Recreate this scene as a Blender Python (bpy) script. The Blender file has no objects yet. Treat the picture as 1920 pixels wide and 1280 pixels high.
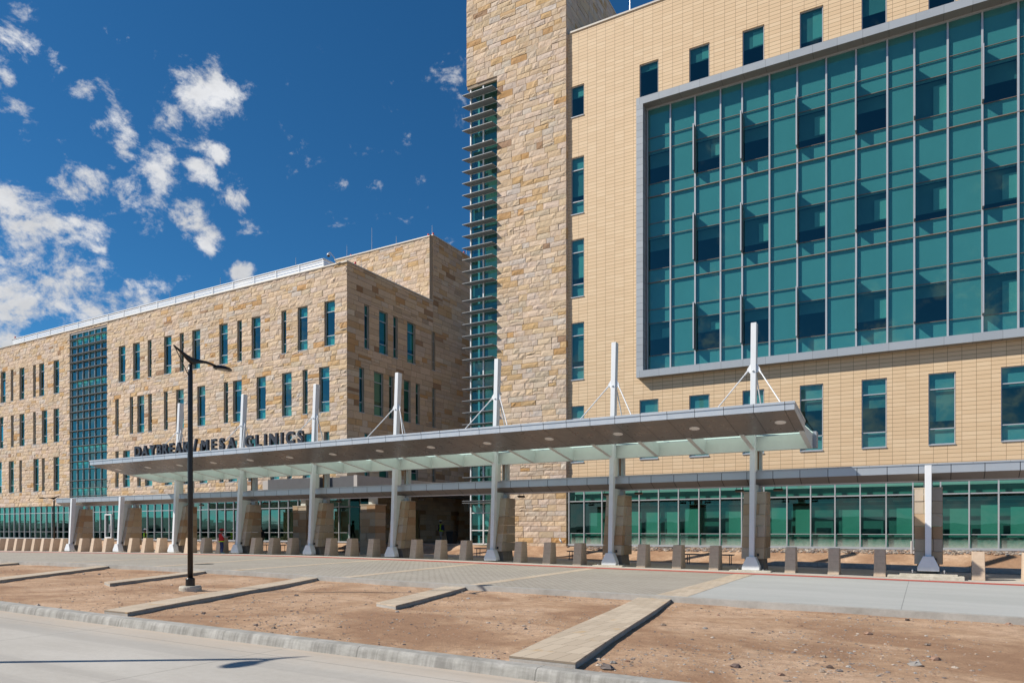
import bpy, math, random
from mathutils import Vector, Matrix, noise
R = math.radians
S = bpy.context.scene
COL = S.collection
rnd = random.Random(7)
ZC = 1.7                      # camera height above the mid walkway; all heights below are relative to the camera
TH = R(30.0)                  # camera turned left of the +Y axis
DELTA = R(1.07)               # the hospital block is turned by this against the clinic block

# ------------------------------------------------------------------ materials
MATS = {}
class NT:
    def __init__(s, name):
        m = bpy.data.materials.new(name); m.use_nodes = True
        s.m = m; s.t = m.node_tree; s.t.nodes.clear()
        s.out = s.n('ShaderNodeOutputMaterial'); MATS[name] = m
    def n(s, typ, **kw):
        nd = s.t.nodes.new(typ)
        for k, v in kw.items():
            if hasattr(nd, k): setattr(nd, k, v)
        return nd
    def l(s, a, b): s.t.links.new(a, b)
    def val(s, sock, v):
        if hasattr(v, 'is_output') or isinstance(v, bpy.types.NodeSocket): s.l(v, sock)
        else: sock.default_value = v
    def obj(s):
        return s.n('ShaderNodeTexCoord').outputs['Object']
    def noise(s, scale, detail=4, rough=.55, vec=None, dist=0, mapscale=None):
        nd = s.n('ShaderNodeTexNoise'); nd.inputs['Scale'].default_value = scale
        nd.inputs['Detail'].default_value = detail; nd.inputs['Roughness'].default_value = rough
        nd.inputs['Distortion'].default_value = dist
        v = vec if vec is not None else s.obj()
        if mapscale:
            mp = s.n('ShaderNodeMapping'); mp.inputs['Scale'].default_value = mapscale
            s.l(v, mp.inputs['Vector']); v = mp.outputs[0]
        s.l(v, nd.inputs['Vector']); return nd.outputs['Fac']
    def ramp(s, fac, stops):
        r = s.n('ShaderNodeValToRGB'); e = r.color_ramp.elements
        while len(e) < len(stops): e.new(.5)
        for i, (p, c) in enumerate(stops):
            e[i].position = p; e[i].color = (*c, 1) if len(c) == 3 else c
        s.l(fac, r.inputs[0]); return r.outputs[0]
    def rng(s, v, a, b, c, d):
        r = s.n('ShaderNodeMapRange'); s.l(v, r.inputs[0])
        for i, x in enumerate((a, b, c, d)): r.inputs[i+1].default_value = x
        return r.outputs[0]
    def math(s, op, a, b=0.0, c=None):
        m = s.n('ShaderNodeMath'); m.operation = op; s.val(m.inputs[0], a); s.val(m.inputs[1], b)
        if c is not None: s.val(m.inputs[2], c)
        return m.outputs[0]
    def mix(s, f, a, b, mode='MIX'):
        m = s.n('ShaderNodeMix'); m.data_type = 'RGBA'; m.blend_type = mode
        s.val(m.inputs[0], f)
        for i, v in ((6, a), (7, b)):
            if isinstance(v, tuple): m.inputs[i].default_value = (*v[:3], 1)
            else: s.l(v, m.inputs[i])
        return m.outputs[2]
    def bump(s, h, strength=.3, dist=.02, nrm=None):
        b = s.n('ShaderNodeBump'); b.inputs['Strength'].default_value = strength
        b.inputs['Distance'].default_value = dist; s.l(h, b.inputs['Height'])
        if nrm is not None: s.l(nrm, b.inputs['Normal'])
        return b.outputs[0]
    def pbr(s, col, rough=.6, metal=0, nrm=None, spec=.5):
        p = s.n('ShaderNodeBsdfPrincipled')
        if isinstance(col, tuple): p.inputs['Base Color'].default_value = (*col[:3], 1)
        else: s.l(col, p.inputs['Base Color'])
        s.val(p.inputs['Roughness'], rough); p.inputs['Metallic'].default_value = metal
        p.inputs['Specular IOR Level'].default_value = spec
        if nrm is not None: s.l(nrm, p.inputs['Normal'])
        s.l(p.outputs[0], s.out.inputs[0]); return p
    def xyz(s):
        sp = s.n('ShaderNodeSeparateXYZ'); s.l(s.obj(), sp.inputs[0]); return sp.outputs

def scale(c, k): return tuple(x*k for x in c)
def simple(name, col, rough=.6, metal=0, var=.08, nscale=3, bstr=.05, spec=.5, bscale=40):
    t = NT(name); f = t.noise(nscale, 5)
    c = t.ramp(f, [(.3, scale(col, 1-var)), (.7, scale(col, 1+var))])
    t.pbr(c, rough, metal, t.bump(t.noise(bscale, 3), bstr, .01), spec); return t.m
def joints(t, axis, period, phase, width):
    v = t.xyz()[axis]
    a = t.math('SUBTRACT', v, phase); a = t.math('DIVIDE', a, period); a = t.math('FRACT', a)
    return t.math('LESS_THAN', a, width/period), v, period, phase
def panel(name, col, axis=0, period=1.0833, phase=0, width=.022, rough=.38, metal=.0, jcol=(.03,.03,.035), ax2=None, var=.05):
    t = NT(name)
    j, v, p, ph = joints(t, axis, period, phase, width)
    cell = t.math('FLOOR', t.math('DIVIDE', t.math('SUBTRACT', v, ph), p))
    if ax2:
        j2, v2, p2, ph2 = joints(t, *ax2); j = t.math('MAXIMUM', j, j2)
        cell = t.math('ADD', cell, t.math('MULTIPLY', t.math('FLOOR', t.math('DIVIDE', t.math('SUBTRACT', v2, ph2), p2)), 7.31))
    wn = t.n('ShaderNodeTexWhiteNoise'); wn.noise_dimensions = '1D'; t.l(cell, wn.inputs['W'])
    vv = t.math('ADD', t.math('MULTIPLY', wn.outputs['Value'], .6), t.math('MULTIPLY', t.noise(1.3, 5, .6), .7))
    c = t.ramp(vv, [(.2, scale(col, 1-var)), (.95, scale(col, 1+var))])
    c = t.mix(j, c, jcol)
    t.pbr(c, t.rng(t.noise(2.5, 4), .3, .7, rough-.06, rough+.1), metal, t.bump(t.noise(.9, 2), .04, .05)); return t.m

def make_materials():
    # rock face stone: colour per stone is stored on the mesh
    for nm, bs in (('stone', .55), ('stone_sawn', .3)):
        t = NT(nm); a = t.n('ShaderNodeAttribute'); a.attribute_name = 'tint'
        n1 = t.noise(2.3, 6, .65, dist=.6); n2 = t.noise(14, 5, .7)
        c = t.mix(t.rng(n1, .56, .72, 0, .45), a.outputs['Color'], (.50, .29, .12))
        c = t.mix(t.rng(n2, .3, .75, .22, 0), c, (.30, .22, .15))
        c = t.mix(t.rng(t.noise(.35, 3), .35, .7, 0, .18), c, (.62, .50, .38))
        b1 = t.bump(t.noise(5, 8, .72, dist=.8), bs, .06)
        b2 = t.bump(n2, .3, .012, b1)
        t.pbr(c, .88, 0, b2, .25)
    t = NT('mortar'); t.pbr((.20, .165, .13), .95)
    simple('joint_stone', (.34, .27, .20), .95, var=.1); simple('reveal_stone', (.44, .36, .27), .85, var=.14, nscale=1.5, bstr=.2)
    # terracotta rainscreen: joint grid .587 x .2025
    t = NT('terracotta'); x = t.xyz()
    jx, v, p, ph = joints(t, 0, .5868, .012, .024); jz, v2, p2, ph2 = joints(t, 2, .2028, .05, .023)
    cell = t.math('ADD', t.math('MULTIPLY', t.math('FLOOR', t.math('DIVIDE', t.math('SUBTRACT', v, ph), p)), 13.7),
                  t.math('FLOOR', t.math('DIVIDE', t.math('SUBTRACT', v2, ph2), p2)))
    wn = t.n('ShaderNodeTexWhiteNoise'); wn.noise_dimensions = '1D'; t.l(cell, wn.inputs['W'])
    vv = t.math('ADD', t.math('MULTIPLY', wn.outputs['Value'], .55), t.math('MULTIPLY', t.noise(3, 5, mapscale=(.5, 1, 4)), .6))
    c = t.ramp(vv, [(.15, (.66, .475, .295)), (.55, (.69, .50, .315)), (.95, (.735, .55, .36))])
    jj = t.math('MAXIMUM', jx, jz)
    c = t.mix(t.math('MULTIPLY', jz, .75), c, (.16, .10, .05)); c = t.mix(t.math('MULTIPLY', jx, .6), c, (.2, .12, .07))
    t.pbr(c, .62, 0, t.bump(jj, -.4, .02), .4)
    panel('bay_panel', (.33, .36, .40), 0, 1.165, .0, .012, .5, .0, jcol=(.12,.13,.14))
    panel('bay_side_panel', (.34, .365, .40), 2, .402, .1, .014, .5, .0, jcol=(.07,.07,.08), var=.1)
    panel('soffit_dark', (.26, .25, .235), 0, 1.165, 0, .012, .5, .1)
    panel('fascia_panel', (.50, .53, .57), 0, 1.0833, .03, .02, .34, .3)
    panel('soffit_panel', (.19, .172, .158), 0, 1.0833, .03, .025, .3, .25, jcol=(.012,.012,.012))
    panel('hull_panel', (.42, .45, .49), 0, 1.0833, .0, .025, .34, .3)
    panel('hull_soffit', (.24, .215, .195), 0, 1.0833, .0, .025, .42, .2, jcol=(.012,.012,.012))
    simple('white_paint', (.74, .75, .77), .35, var=.03, bstr=.02)
    simple('pale_paint', (.62, .66, .64), .45, var=.03, bstr=.02)
    simple('aluminium', (.50, .51, .53), .35, .3, var=.04, bstr=.01)
    simple('dark_aluminium', (.16, .145, .14), .4, .2, var=.05, bstr=.01)
    simple('slat_metal', (.22, .23, .24), .5, .2, var=.05, bstr=.01)
    simple('coping', (.55, .50, .44), .5, .1, var=.05)
    simple('louvre_white', (.85, .86, .87), .4, var=.03)
    simple('dark_panel', (.12, .12, .13), .5, .1, var=.06)
    simple('pale_panel', (.50, .46, .44), .6, 0, var=.04)
    simple('tan_door', (.30, .22, .09), .6, var=.05)
    simple('lamp_black', (.018, .016, .016), .3, .2, var=.1)
    simple('letter_face', (.032, .036, .048), .4, .1, var=.06)
    simple('black_rubber', (.012, .012, .014), .6, var=.2)
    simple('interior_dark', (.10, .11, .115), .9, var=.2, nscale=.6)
    simple('interior_floor', (.18, .17, .16), .7, var=.1, nscale=1)
    simple('blind_grey', (.34, .36, .35), .9, var=.06, nscale=1.2)
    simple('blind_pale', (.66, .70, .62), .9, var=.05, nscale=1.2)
    simple('spandrel', (.60, .62, .60), .8, var=.035, nscale=.5)
    t = NT('spandrel_dusty'); z_ = t.math('ADD', t.xyz()[2], t.math('MULTIPLY', t.noise(3, 6, .7), .35))
    t.pbr(t.mix(t.rng(z_, .28, .75, 0, 1), (.86, .84, .78), (.38, .45, .42)), .9)
    t = NT('red_paint'); vo = t.n('ShaderNodeTexVoronoi'); vo.inputs['Scale'].default_value = 16; vo.inputs['Randomness'].default_value = 0; t.l(t.obj(), vo.inputs[0])
    jr, *_ = joints(t, 0, .61, 0, .02)
    t.pbr(t.mix(jr, t.ramp(t.noise(4, 5), [(.3, (.42, .055, .04)), (.7, (.52, .085, .06))]), (.25, .1, .07)), .7, 0, t.bump(vo.outputs['Distance'], -.6, .02))
    simple('transom_bronze', (.22, .17, .14), .5, var=.1); simple('rust_brown', (.25, .14, .07), .8, var=.2)
    simple('skin', (.33, .18, .11), .6, var=.05); simple('red_cloth', (.42, .015, .02), .85, var=.15, nscale=8)
    simple('lime_cloth', (.42, .72, .02), .8, var=.1); simple('navy_cloth', (.012, .022, .09), .9, var=.2, nscale=8)
    simple('grey_cloth', (.30, .32, .36), .9, var=.15); simple('black_cloth', (.014, .015, .018), .9, var=.2)
    simple('shoe_blue', (.18, .48, .58), .7, var=.1); simple('helmet_white', (.75, .75, .75), .35, var=.04)
    simple('beacon_red', (.6, .01, .02), .3, var=.05)
    simple('camera_white', (.7, .7, .7), .3, var=.03)
    t = NT('lens'); e = t.pbr((.75, .74, .72), .3)
    # concretes
    def kerb_x(t, c):      # drip streaks on the face, paler worn arris
        st = t.noise(1, 3, .6, mapscale=(9, .3, .3)); z = t.xyz()[1]
        face = t.rng(z, 8.16, 8.24, 1, 0)
        c = t.mix(t.math('MULTIPLY', t.rng(st, .42, .62, 0, .5), face), c, (.13, .12, .11))
        return t.mix(t.rng(t.noise(1.4, 5, .7), .5, .7, 0, .5), c, (.17, .165, .155))
    def road_x(t, c):      # sand blown against the kerb, faint tyre lines and stains
        y = t.math('ADD', t.xyz()[1], t.math('MULTIPLY', t.noise(1.1, 6, .7), 1.6))
        c = t.mix(t.rng(y, 7.9, 9.0, 0, .55), c, (.50, .39, .29))
        ty = t.noise(1, 4, .6, mapscale=(.04, 1.9, 1)); c = t.mix(t.rng(ty, .52, .66, 0, .3), c, (.28, .26, .24))
        c = t.mix(t.rng(t.noise(2.4, 5, .75), .66, .74, 0, .35), c, (.24, .22, .20))
        return t.mix(t.rng(t.noise(45, 3, .8), .64, .7, 0, .35), c, (.2, .18, .16))
    def conc(nm, c0, c1, sc=.5, streak=(1,1,1), b=.12, jx=None, extra=None):
        t = NT(nm); n1 = t.noise(sc, 7, .65, mapscale=streak); n2 = t.noise(9, 6, .7); n3 = t.noise(60, 3, .6)
        v = t.math('ADD', t.math('MULTIPLY', n1, .6), t.math('ADD', t.math('MULTIPLY', n2, .25), t.math('MULTIPLY', n3, .15)))
        c = t.ramp(v, [(.36, c0), (.62, c1)])
        c = t.mix(t.rng(t.noise(.22, 5, .6, dist=1), .55, .75, 0, .35), c, scale(c0, .85))
        if extra: c = extra(t, c)
        if jx:
            for ax, pe, ph in jx:
                j, *_ = joints(t, ax, pe, ph, .018); c = t.mix(t.math('MULTIPLY', j, .65), c, scale(c0, .4))
        t.pbr(c, .85, 0, t.bump(n3, b, .01), .3); return t.m
    conc('road_concrete', (.40, .37, .33), (.52, .49, .45), .35, (.5, 1.4, 1), jx=[(0, 4.6, -8.9), (1, 4.2, 3.35)], extra=road_x)
    conc('kerb_concrete', (.27, .26, .235), (.46, .44, .41), 2.2, (1, 1, 3), .35, jx=[(0, 3.05, -4.36)], extra=kerb_x)

    conc('drive_concrete', (.38, .385, .37), (.46, .46, .445), .5, (.25, 1, 1), .12, jx=[(0, 5.9, -.45)])
    conc('walk_concrete', (.42, .385, .34), (.55, .51, .455), .6, (1, 1, 1), .12, jx=[(0, 3.25, -6.3), (1, 2.6, 31.0)])
    conc('edge_concrete', (.30, .285, .26), (.46, .44, .41), 1.5, (1, 1, 1), .3)
    conc('footing', (.17, .15, .135), (.30, .27, .24), 2.5, (2, 2, 1), .4)
    conc('raw_footing', (.40, .36, .29), (.62, .57, .48), 5, (1, 1, 1), .8)
    # bollard masonry
    t = NT('bollard_stone'); x = t.xyz()
    jz, *_ = joints(t, 2, .262, .262, .006)
    oi = t.n('ShaderNodeObjectInfo'); n = t.math('ADD', t.math('MULTIPLY', t.noise(7, 6, .7), .75), t.math('MULTIPLY', oi.outputs['Random'], .25)); c = t.ramp(n, [(.3, (.52, .395, .29)), (.7, (.66, .52, .40))]); c = t.mix(t.rng(t.math('ADD', x[2], t.math('MULTIPLY', t.noise(5, 5), .3)), .12, .35, .4, 0), c, (.36, .28, .21))
    c = t.mix(t.math('MULTIPLY', jz, .6), c, (.2, .15, .11)); t.pbr(c, .85, 0, t.bump(t.noise(50, 4), .2, .01), .3)
    # strip stone cap (running bond along the strip)
    t = NT('strip_stone'); br = t.n('ShaderNodeTexBrick'); t.l(t.obj(), br.inputs['Vector'])
    br.offset = .5; br.inputs['Scale'].default_value = 1; br.inputs['Mortar Size'].default_value = .006
    br.inputs['Brick Width'].default_value = .24; br.inputs['Row Height'].default_value = .62
    br.inputs['Color1'].default_value = (.56, .465, .36, 1); br.inputs['Color2'].default_value = (.46, .375, .285, 1)
    br.inputs['Mortar'].default_value = (.26, .21, .16, 1)
    c = t.mix(t.rng(t.noise(1.7, 3), .62, .68, 0, .6), br.outputs[0], (.50, .33, .16))
    t.pbr(c, .85, 0, t.bump(t.noise(30, 5), .2, .01), .3)
    # permeable pavers
    t = NT('pavers'); mp = t.n('ShaderNodeMapping'); mp.inputs['Rotation'].default_value = (0, 0, R(8)); t.l(t.obj(), mp.inputs[0])
    br = t.n('ShaderNodeTexBrick'); t.l(mp.outputs[0], br.inputs['Vector']); br.offset = .5
    br.inputs['Scale'].default_value = 1; br.inputs['Brick Width'].default_value = .30; br.inputs['Row Height'].default_value = .15
    br.inputs['Mortar Size'].default_value = .022; br.inputs['Mortar Smooth'].default_value = .3
    br.inputs['Color1'].default_value = (.44, .40, .345, 1); br.inputs['Color2'].default_value = (.37, .335, .285, 1)
    br.inputs['Mortar'].default_value = (.215, .19, .16, 1)
    c = t.mix(t.rng(t.noise(.5, 5), .35, .7, 0, .35), br.outputs[0], (.48, .44, .375))
    c = t.mix(t.rng(t.noise(18, 4, .7), .3, .7, .25, 0), c, (.25, .22, .19))
    t.pbr(c, .85, 0, t.bump(br.outputs['Fac'], -.5, .012), .3)
    # bare dirt
    t = NT('dirt'); n1 = t.noise(.38, 7, .6, dist=.5); n2 = t.noise(3.2, 8, .75); n3 = t.noise(32, 6, .75)
    c = t.ramp(n1, [(.40, (.37, .225, .14)), (.50, (.51, .335, .215)), (.60, (.62, .43, .295))])
    c = t.mix(t.rng(n2, .34, .60, .65, 0), c, (.30, .175, .11))
    c = t.mix(t.rng(n3, .54, .66, 0, .7), c, (.20, .13, .09)); c = t.mix(t.rng(t.noise(14, 5, .7), .60, .68, 0, .7), c, (.20, .14, .11)); c = t.mix(t.rng(t.noise(22, 4, .7), .66, .72, 0, .6), c, (.62, .52, .43))
    c = t.mix(t.rng(t.noise(.8, 6, .7, dist=.6), .60, .74, 0, .55), c, (.36, .29, .22))
    b = t.bump(n2, .6, .09); b = t.bump(n3, .7, .02, b); t.pbr(c, .95, 0, b, .15)
    t = NT('far_ground'); n = t.noise(.02, 8, .7); c = t.ramp(n, [(.35, (.20, .15, .09)), (.65, (.34, .25, .17))]); t.pbr(c, .95)
    t = NT('hill_scrub'); n = t.noise(.03, 8, .75); c = t.ramp(n, [(.4, (.012, .03, .022)), (.65, (.035, .06, .05))]); t.pbr(c, .95)
    t = NT('rubble'); a = t.n('ShaderNodeAttribute'); a.attribute_name = 'tint'
    t.pbr(t.mix(t.rng(t.noise(20, 4), .3, .7, .3, 0), a.outputs['Color'], (.15, .12, .1)), .9, 0, t.bump(t.noise(30, 5), .4, .01), .3)
    t = NT('dust_film'); tr = t.n('ShaderNodeBsdfTransparent'); df = t.n('ShaderNodeBsdfDiffuse'); df.inputs[0].default_value = (.62, .62, .54, 1)
    z_ = t.math('ADD', t.xyz()[2], t.math('MULTIPLY', t.noise(4, 6, .75), .5)); mx = t.n('ShaderNodeMixShader'); t.l(t.rng(z_, .28, .85, .62, .0), mx.inputs[0])
    t.l(tr.outputs[0], mx.inputs[1]); t.l(df.outputs[0], mx.inputs[2]); t.l(mx.outputs[0], t.out.inputs[0])
    # glass
    def glass(nm, tint, refl=1.0, base=.05, wav=.0015):
        t = NT(nm); tr = t.n('ShaderNodeBsdfTransparent'); tr.inputs[0].default_value = (*tint, 1)
        gl = t.n('ShaderNodeBsdfGlossy'); gl.inputs['Roughness'].default_value = .0
        gl.inputs['Color'].default_value = (.60, .98, .92, 1)
        bn = t.bump(t.noise(.45, 2), .25, wav*8); t.l(bn, gl.inputs['Normal'])
        fr = t.n('ShaderNodeFresnel'); gm = t.n('ShaderNodeNewGeometry'); t.l(t.rng(gm.outputs['Backfacing'], 0, 1, 1.55, 1/1.55), fr.inputs[0])
        f = t.math('MINIMUM', t.math('ADD', t.math('MULTIPLY', fr.outputs[0], refl), base), .95)
        mx = t.n('ShaderNodeMixShader'); t.l(f, mx.inputs[0]); t.l(tr.outputs[0], mx.inputs[1]); t.l(gl.outputs[0], mx.inputs[2])
        t.l(mx.outputs[0], t.out.inputs[0])
    glass('glass', (.27, .575, .585), .9, .06)
    glass('glass_green', (.21, .52, .46), .8, .05); glass('glass_mirror', (.17, .50, .44), 1.2, .17); glass('glass_dark', (.16, .45, .38), .5, .01)
    glass('glass_blue', (.25, .66, .62), 1.0, .12)
    t = NT('roof_glass'); a = t.n('ShaderNodeBsdfTranslucent'); a.inputs[0].default_value = (.62, .80, .72, 1); b = t.n('ShaderNodeBsdfGlossy'); b.inputs['Roughness'].default_value = .15
    mx = t.n('ShaderNodeMixShader'); mx.inputs[0].default_value = .1; t.l(a.outputs[0], mx.inputs[1]); t.l(b.outputs[0], mx.inputs[2]); t.l(mx.outputs[0], t.out.inputs[0])

# ------------------------------------------------------------------ mesh helpers
class MB:
    def __init__(s): s.v = []; s.f = []; s.c = []; s.mi = []
    def add(s, vs, fs, col=None, mi=0):
        o = len(s.v); s.v += [tuple(p) for p in vs]
        for f in fs: s.f.append(tuple(i+o for i in f)); s.mi.append(mi)
        s.c += [col or (1, 1, 1)]*len(vs); return s
    def box(s, x0, x1, y0, y1, z0, z1, mi=0, col=None):
        return s.add([(x0,y0,z0),(x1,y0,z0),(x1,y1,z0),(x0,y1,z0),(x0,y0,z1),(x1,y0,z1),(x1,y1,z1),(x0,y1,z1)],
                     [(0,3,2,1),(4,5,6,7),(0,1,5,4),(1,2,6,5),(2,3,7,6),(3,0,4,7)], col, mi)
    def quad(s, *p, mi=0): return s.add(p, [tuple(range(len(p)))], None, mi)
    def hexa(s, bot, top, mi=0):          # two 4-corner rings
        return s.add(list(bot)+list(top), [(0,3,2,1),(4,5,6,7),(0,1,5,4),(1,2,6,5),(2,3,7,6),(3,0,4,7)], None, mi)
    def prismx(s, prof, x0, x1, mi=0):    # profile of (y,z) swept along x
        n = len(prof); vs = [(x0, y, z) for y, z in prof] + [(x1, y, z) for y, z in prof]
        fs = [(i, (i+1) % n, n+(i+1) % n, n+i) for i in range(n)] + [tuple(range(n))[::-1], tuple(range(n, 2*n))]
        return s.add(vs, fs, None, mi)
    def prismy(s, prof, y0, y1, mi=0):    # profile of (x,z)
        n = len(prof); vs = [(x, y0, z) for x, z in prof] + [(x, y1, z) for x, z in prof]
        fs = [(i, (i+1) % n, n+(i+1) % n, n+i) for i in range(n)] + [tuple(range(n))[::-1], tuple(range(n, 2*n))]
        return s.add(vs, fs, None, mi)
    def tube(s, p0, p1, r0, r1=None, n=10, mi=0, caps=True):
        r1 = r0 if r1 is None else r1; p0 = Vector(p0); p1 = Vector(p1); d = (p1-p0).normalized()
        a = d.orthogonal().normalized(); b = d.cross(a)
        vs = [p0+(a*math.cos(t)+b*math.sin(t))*r0 for t in [2*math.pi*i/n for i in range(n)]]
        vs += [p1+(a*math.cos(t)+b*math.sin(t))*r1 for t in [2*math.pi*i/n for i in range(n)]]
        fs = [(i, (i+1) % n, n+(i+1) % n, n+i) for i in range(n)]
        if caps: fs += [tuple(range(n))[::-1], tuple(range(n, 2*n))]
        return s.add(vs, fs, None, mi)
    def lathe(s, prof, c=(0,0,0), n=20, sx=1, sy=1, mi=0):   # prof (r,z) bottom to top
        vs = []; fs = []
        for r, z in prof:
            for i in range(n):
                a = 2*math.pi*i/n; vs.append((c[0]+r*sx*math.cos(a), c[1]+r*sy*math.sin(a), c[2]+z))
        for k in range(len(prof)-1):
            for i in range(n):
                j = (i+1) % n; fs.append((k*n+i, k*n+j, (k+1)*n+j, (k+1)*n+i))
        fs.append(tuple(range(n))[::-1]); fs.append(tuple(range((len(prof)-1)*n, len(prof)*n)))
        return s.add(vs, fs, None, mi)
    def build(s, name, mat, parent=None, smooth=False, bevel=0, off=None, tint=False):
        me = bpy.data.meshes.new(name)
        o3 = Vector(off) if off else Vector((0, 0, 0))
        me.from_pydata([tuple(Vector(p)-o3) for p in s.v], [], s.f)
        for m in (mat if isinstance(mat, (list, tuple)) else [mat]): me.materials.append(MATS[m])
        if max(s.mi or [0]): me.polygons.foreach_set('material_index', s.mi)
        if smooth: me.polygons.foreach_set('use_smooth', [True]*len(me.polygons))
        if tint:
            at = me.attributes.new('tint', 'FLOAT_COLOR', 'POINT')
            fl = []
            for c in s.c: fl += [c[0], c[1], c[2], 1]
            at.data.foreach_set('color', fl)
        me.update(); me.validate()
        ob = bpy.data.objects.new(name, me); COL.objects.link(ob)
        if parent: ob.parent = parent
        if bevel:
            b = ob.modifiers.new('bevel', 'BEVEL'); b.width = bevel; b.segments = 2; b.limit_method = 'ANGLE'
        return ob

ROOTS = []
def tag(o, label, cat, group=None):
    o['label'] = label; o['category'] = cat
    if group: o['group'] = group
    if o not in ROOTS: ROOTS.append(o)
    return o
def empty(name, loc, label, cat, group=None, rz=0):
    o = bpy.data.objects.new(name, None); COL.objects.link(o); o.location = loc; o.rotation_euler.z = rz
    o.empty_display_size = .3
    return tag(o, label, cat, group)
def struct(o): o['kind'] = 'structure'; ROOTS.append(o); return o
def stuff(o, label, cat): tag(o, label, cat); o['kind'] = 'stuff'; return o
def copy_tree(o, parent=None):
    c = o.copy(); COL.objects.link(c); c.parent = parent
    for ch in list(o.children): copy_tree(ch, c)
    return c

# ------------------------------------------------------------------ ground profile
PROF = [(-120, 2.0), (-80, 1.89), (-65.6, 1.812), (-50.6, 1.69), (-38.9, 1.59), (-31.4, 1.565), (-27.3, 1.585), (-22.2, 1.615), (-19.5, 1.645),
        (-15.9, 1.70), (-11.7, 1.735), (-7.4, 1.768), (-4.1, 1.80), (-.9, 1.84), (3, 1.89), (14, 2.0), (60, 2.2)]
def g0(X):
    X = max(-119.9, min(59.9, X))
    for (a, ha), (b, hb) in zip(PROF, PROF[1:]):
        if X <= b: return -(ha+(hb-ha)*(X-a)/(b-a))
def g(X): return (g0(X-1.5)+g0(X)+g0(X+1.5))/3
FLOOR = -1.05
def sm(t): t = max(0, min(1, t)); return t*t*(3-2*t)

def sheet(name, mat, x0, x1, y0, y1, zf, nx, ny, thick=0, skirt=.35):
    mb = MB(); vs = []; fs = []
    for j in range(ny+1):
        for i in range(nx+1):
            X = x0+(x1-x0)*i/nx; Y = y0(X)+(y1(X)-y0(X))*j/ny if callable(y0) else y0+(y1-y0)*j/ny
            vs.append((X, Y, zf(X, Y)))
    for j in range(ny):
        for i in range(nx):
            a = j*(nx+1)+i; fs.append((a, a+1, a+nx+2, a+nx+1))
    if thick:
        n = len(vs); ring = list(range(nx+1)) + [j*(nx+1)+nx for j in range(1, ny+1)] + [ny*(nx+1)+i for i in range(nx-1, -1, -1)] + [j*(nx+1) for j in range(ny-1, 0, -1)]
        for r in ring: vs.append((vs[r][0], vs[r][1], vs[r][2]-skirt))
        m = len(ring)
        for k in range(m): fs.append((ring[k], n+k, n+(k+1) % m, ring[(k+1) % m]))
    mb.add(vs, fs); return mb.build(name, mat)

# ------------------------------------------------------------------ walls
PAL = [((.66, .50, .37), 5), ((.65, .505, .395), 5), ((.64, .485, .33), 4), ((.62, .50, .41), 4), ((.69, .53, .39), 3), ((.63, .46, .30), 3),
       ((.58, .47, .36), 2), ((.58, .38, .19), 1.6), ((.53, .30, .12), .8), ((.34, .20, .12), .25), ((.60, .52, .45), 1.5)]
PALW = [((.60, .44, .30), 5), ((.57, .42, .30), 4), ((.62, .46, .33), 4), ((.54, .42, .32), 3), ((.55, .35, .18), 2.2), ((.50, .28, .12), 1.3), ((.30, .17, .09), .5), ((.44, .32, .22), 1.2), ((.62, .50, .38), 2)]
def pick(rr, warm=0):
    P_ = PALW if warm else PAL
    tot = sum(w for c, w in P_); k = rr.random()*tot
    for c, w in P_:
        k -= w
        if k <= 0: break
    b = rr.uniform(.88, 1.10); return (c[0]*b, c[1]*b, c[2]*b*rr.uniform(.94, 1.04))
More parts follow.
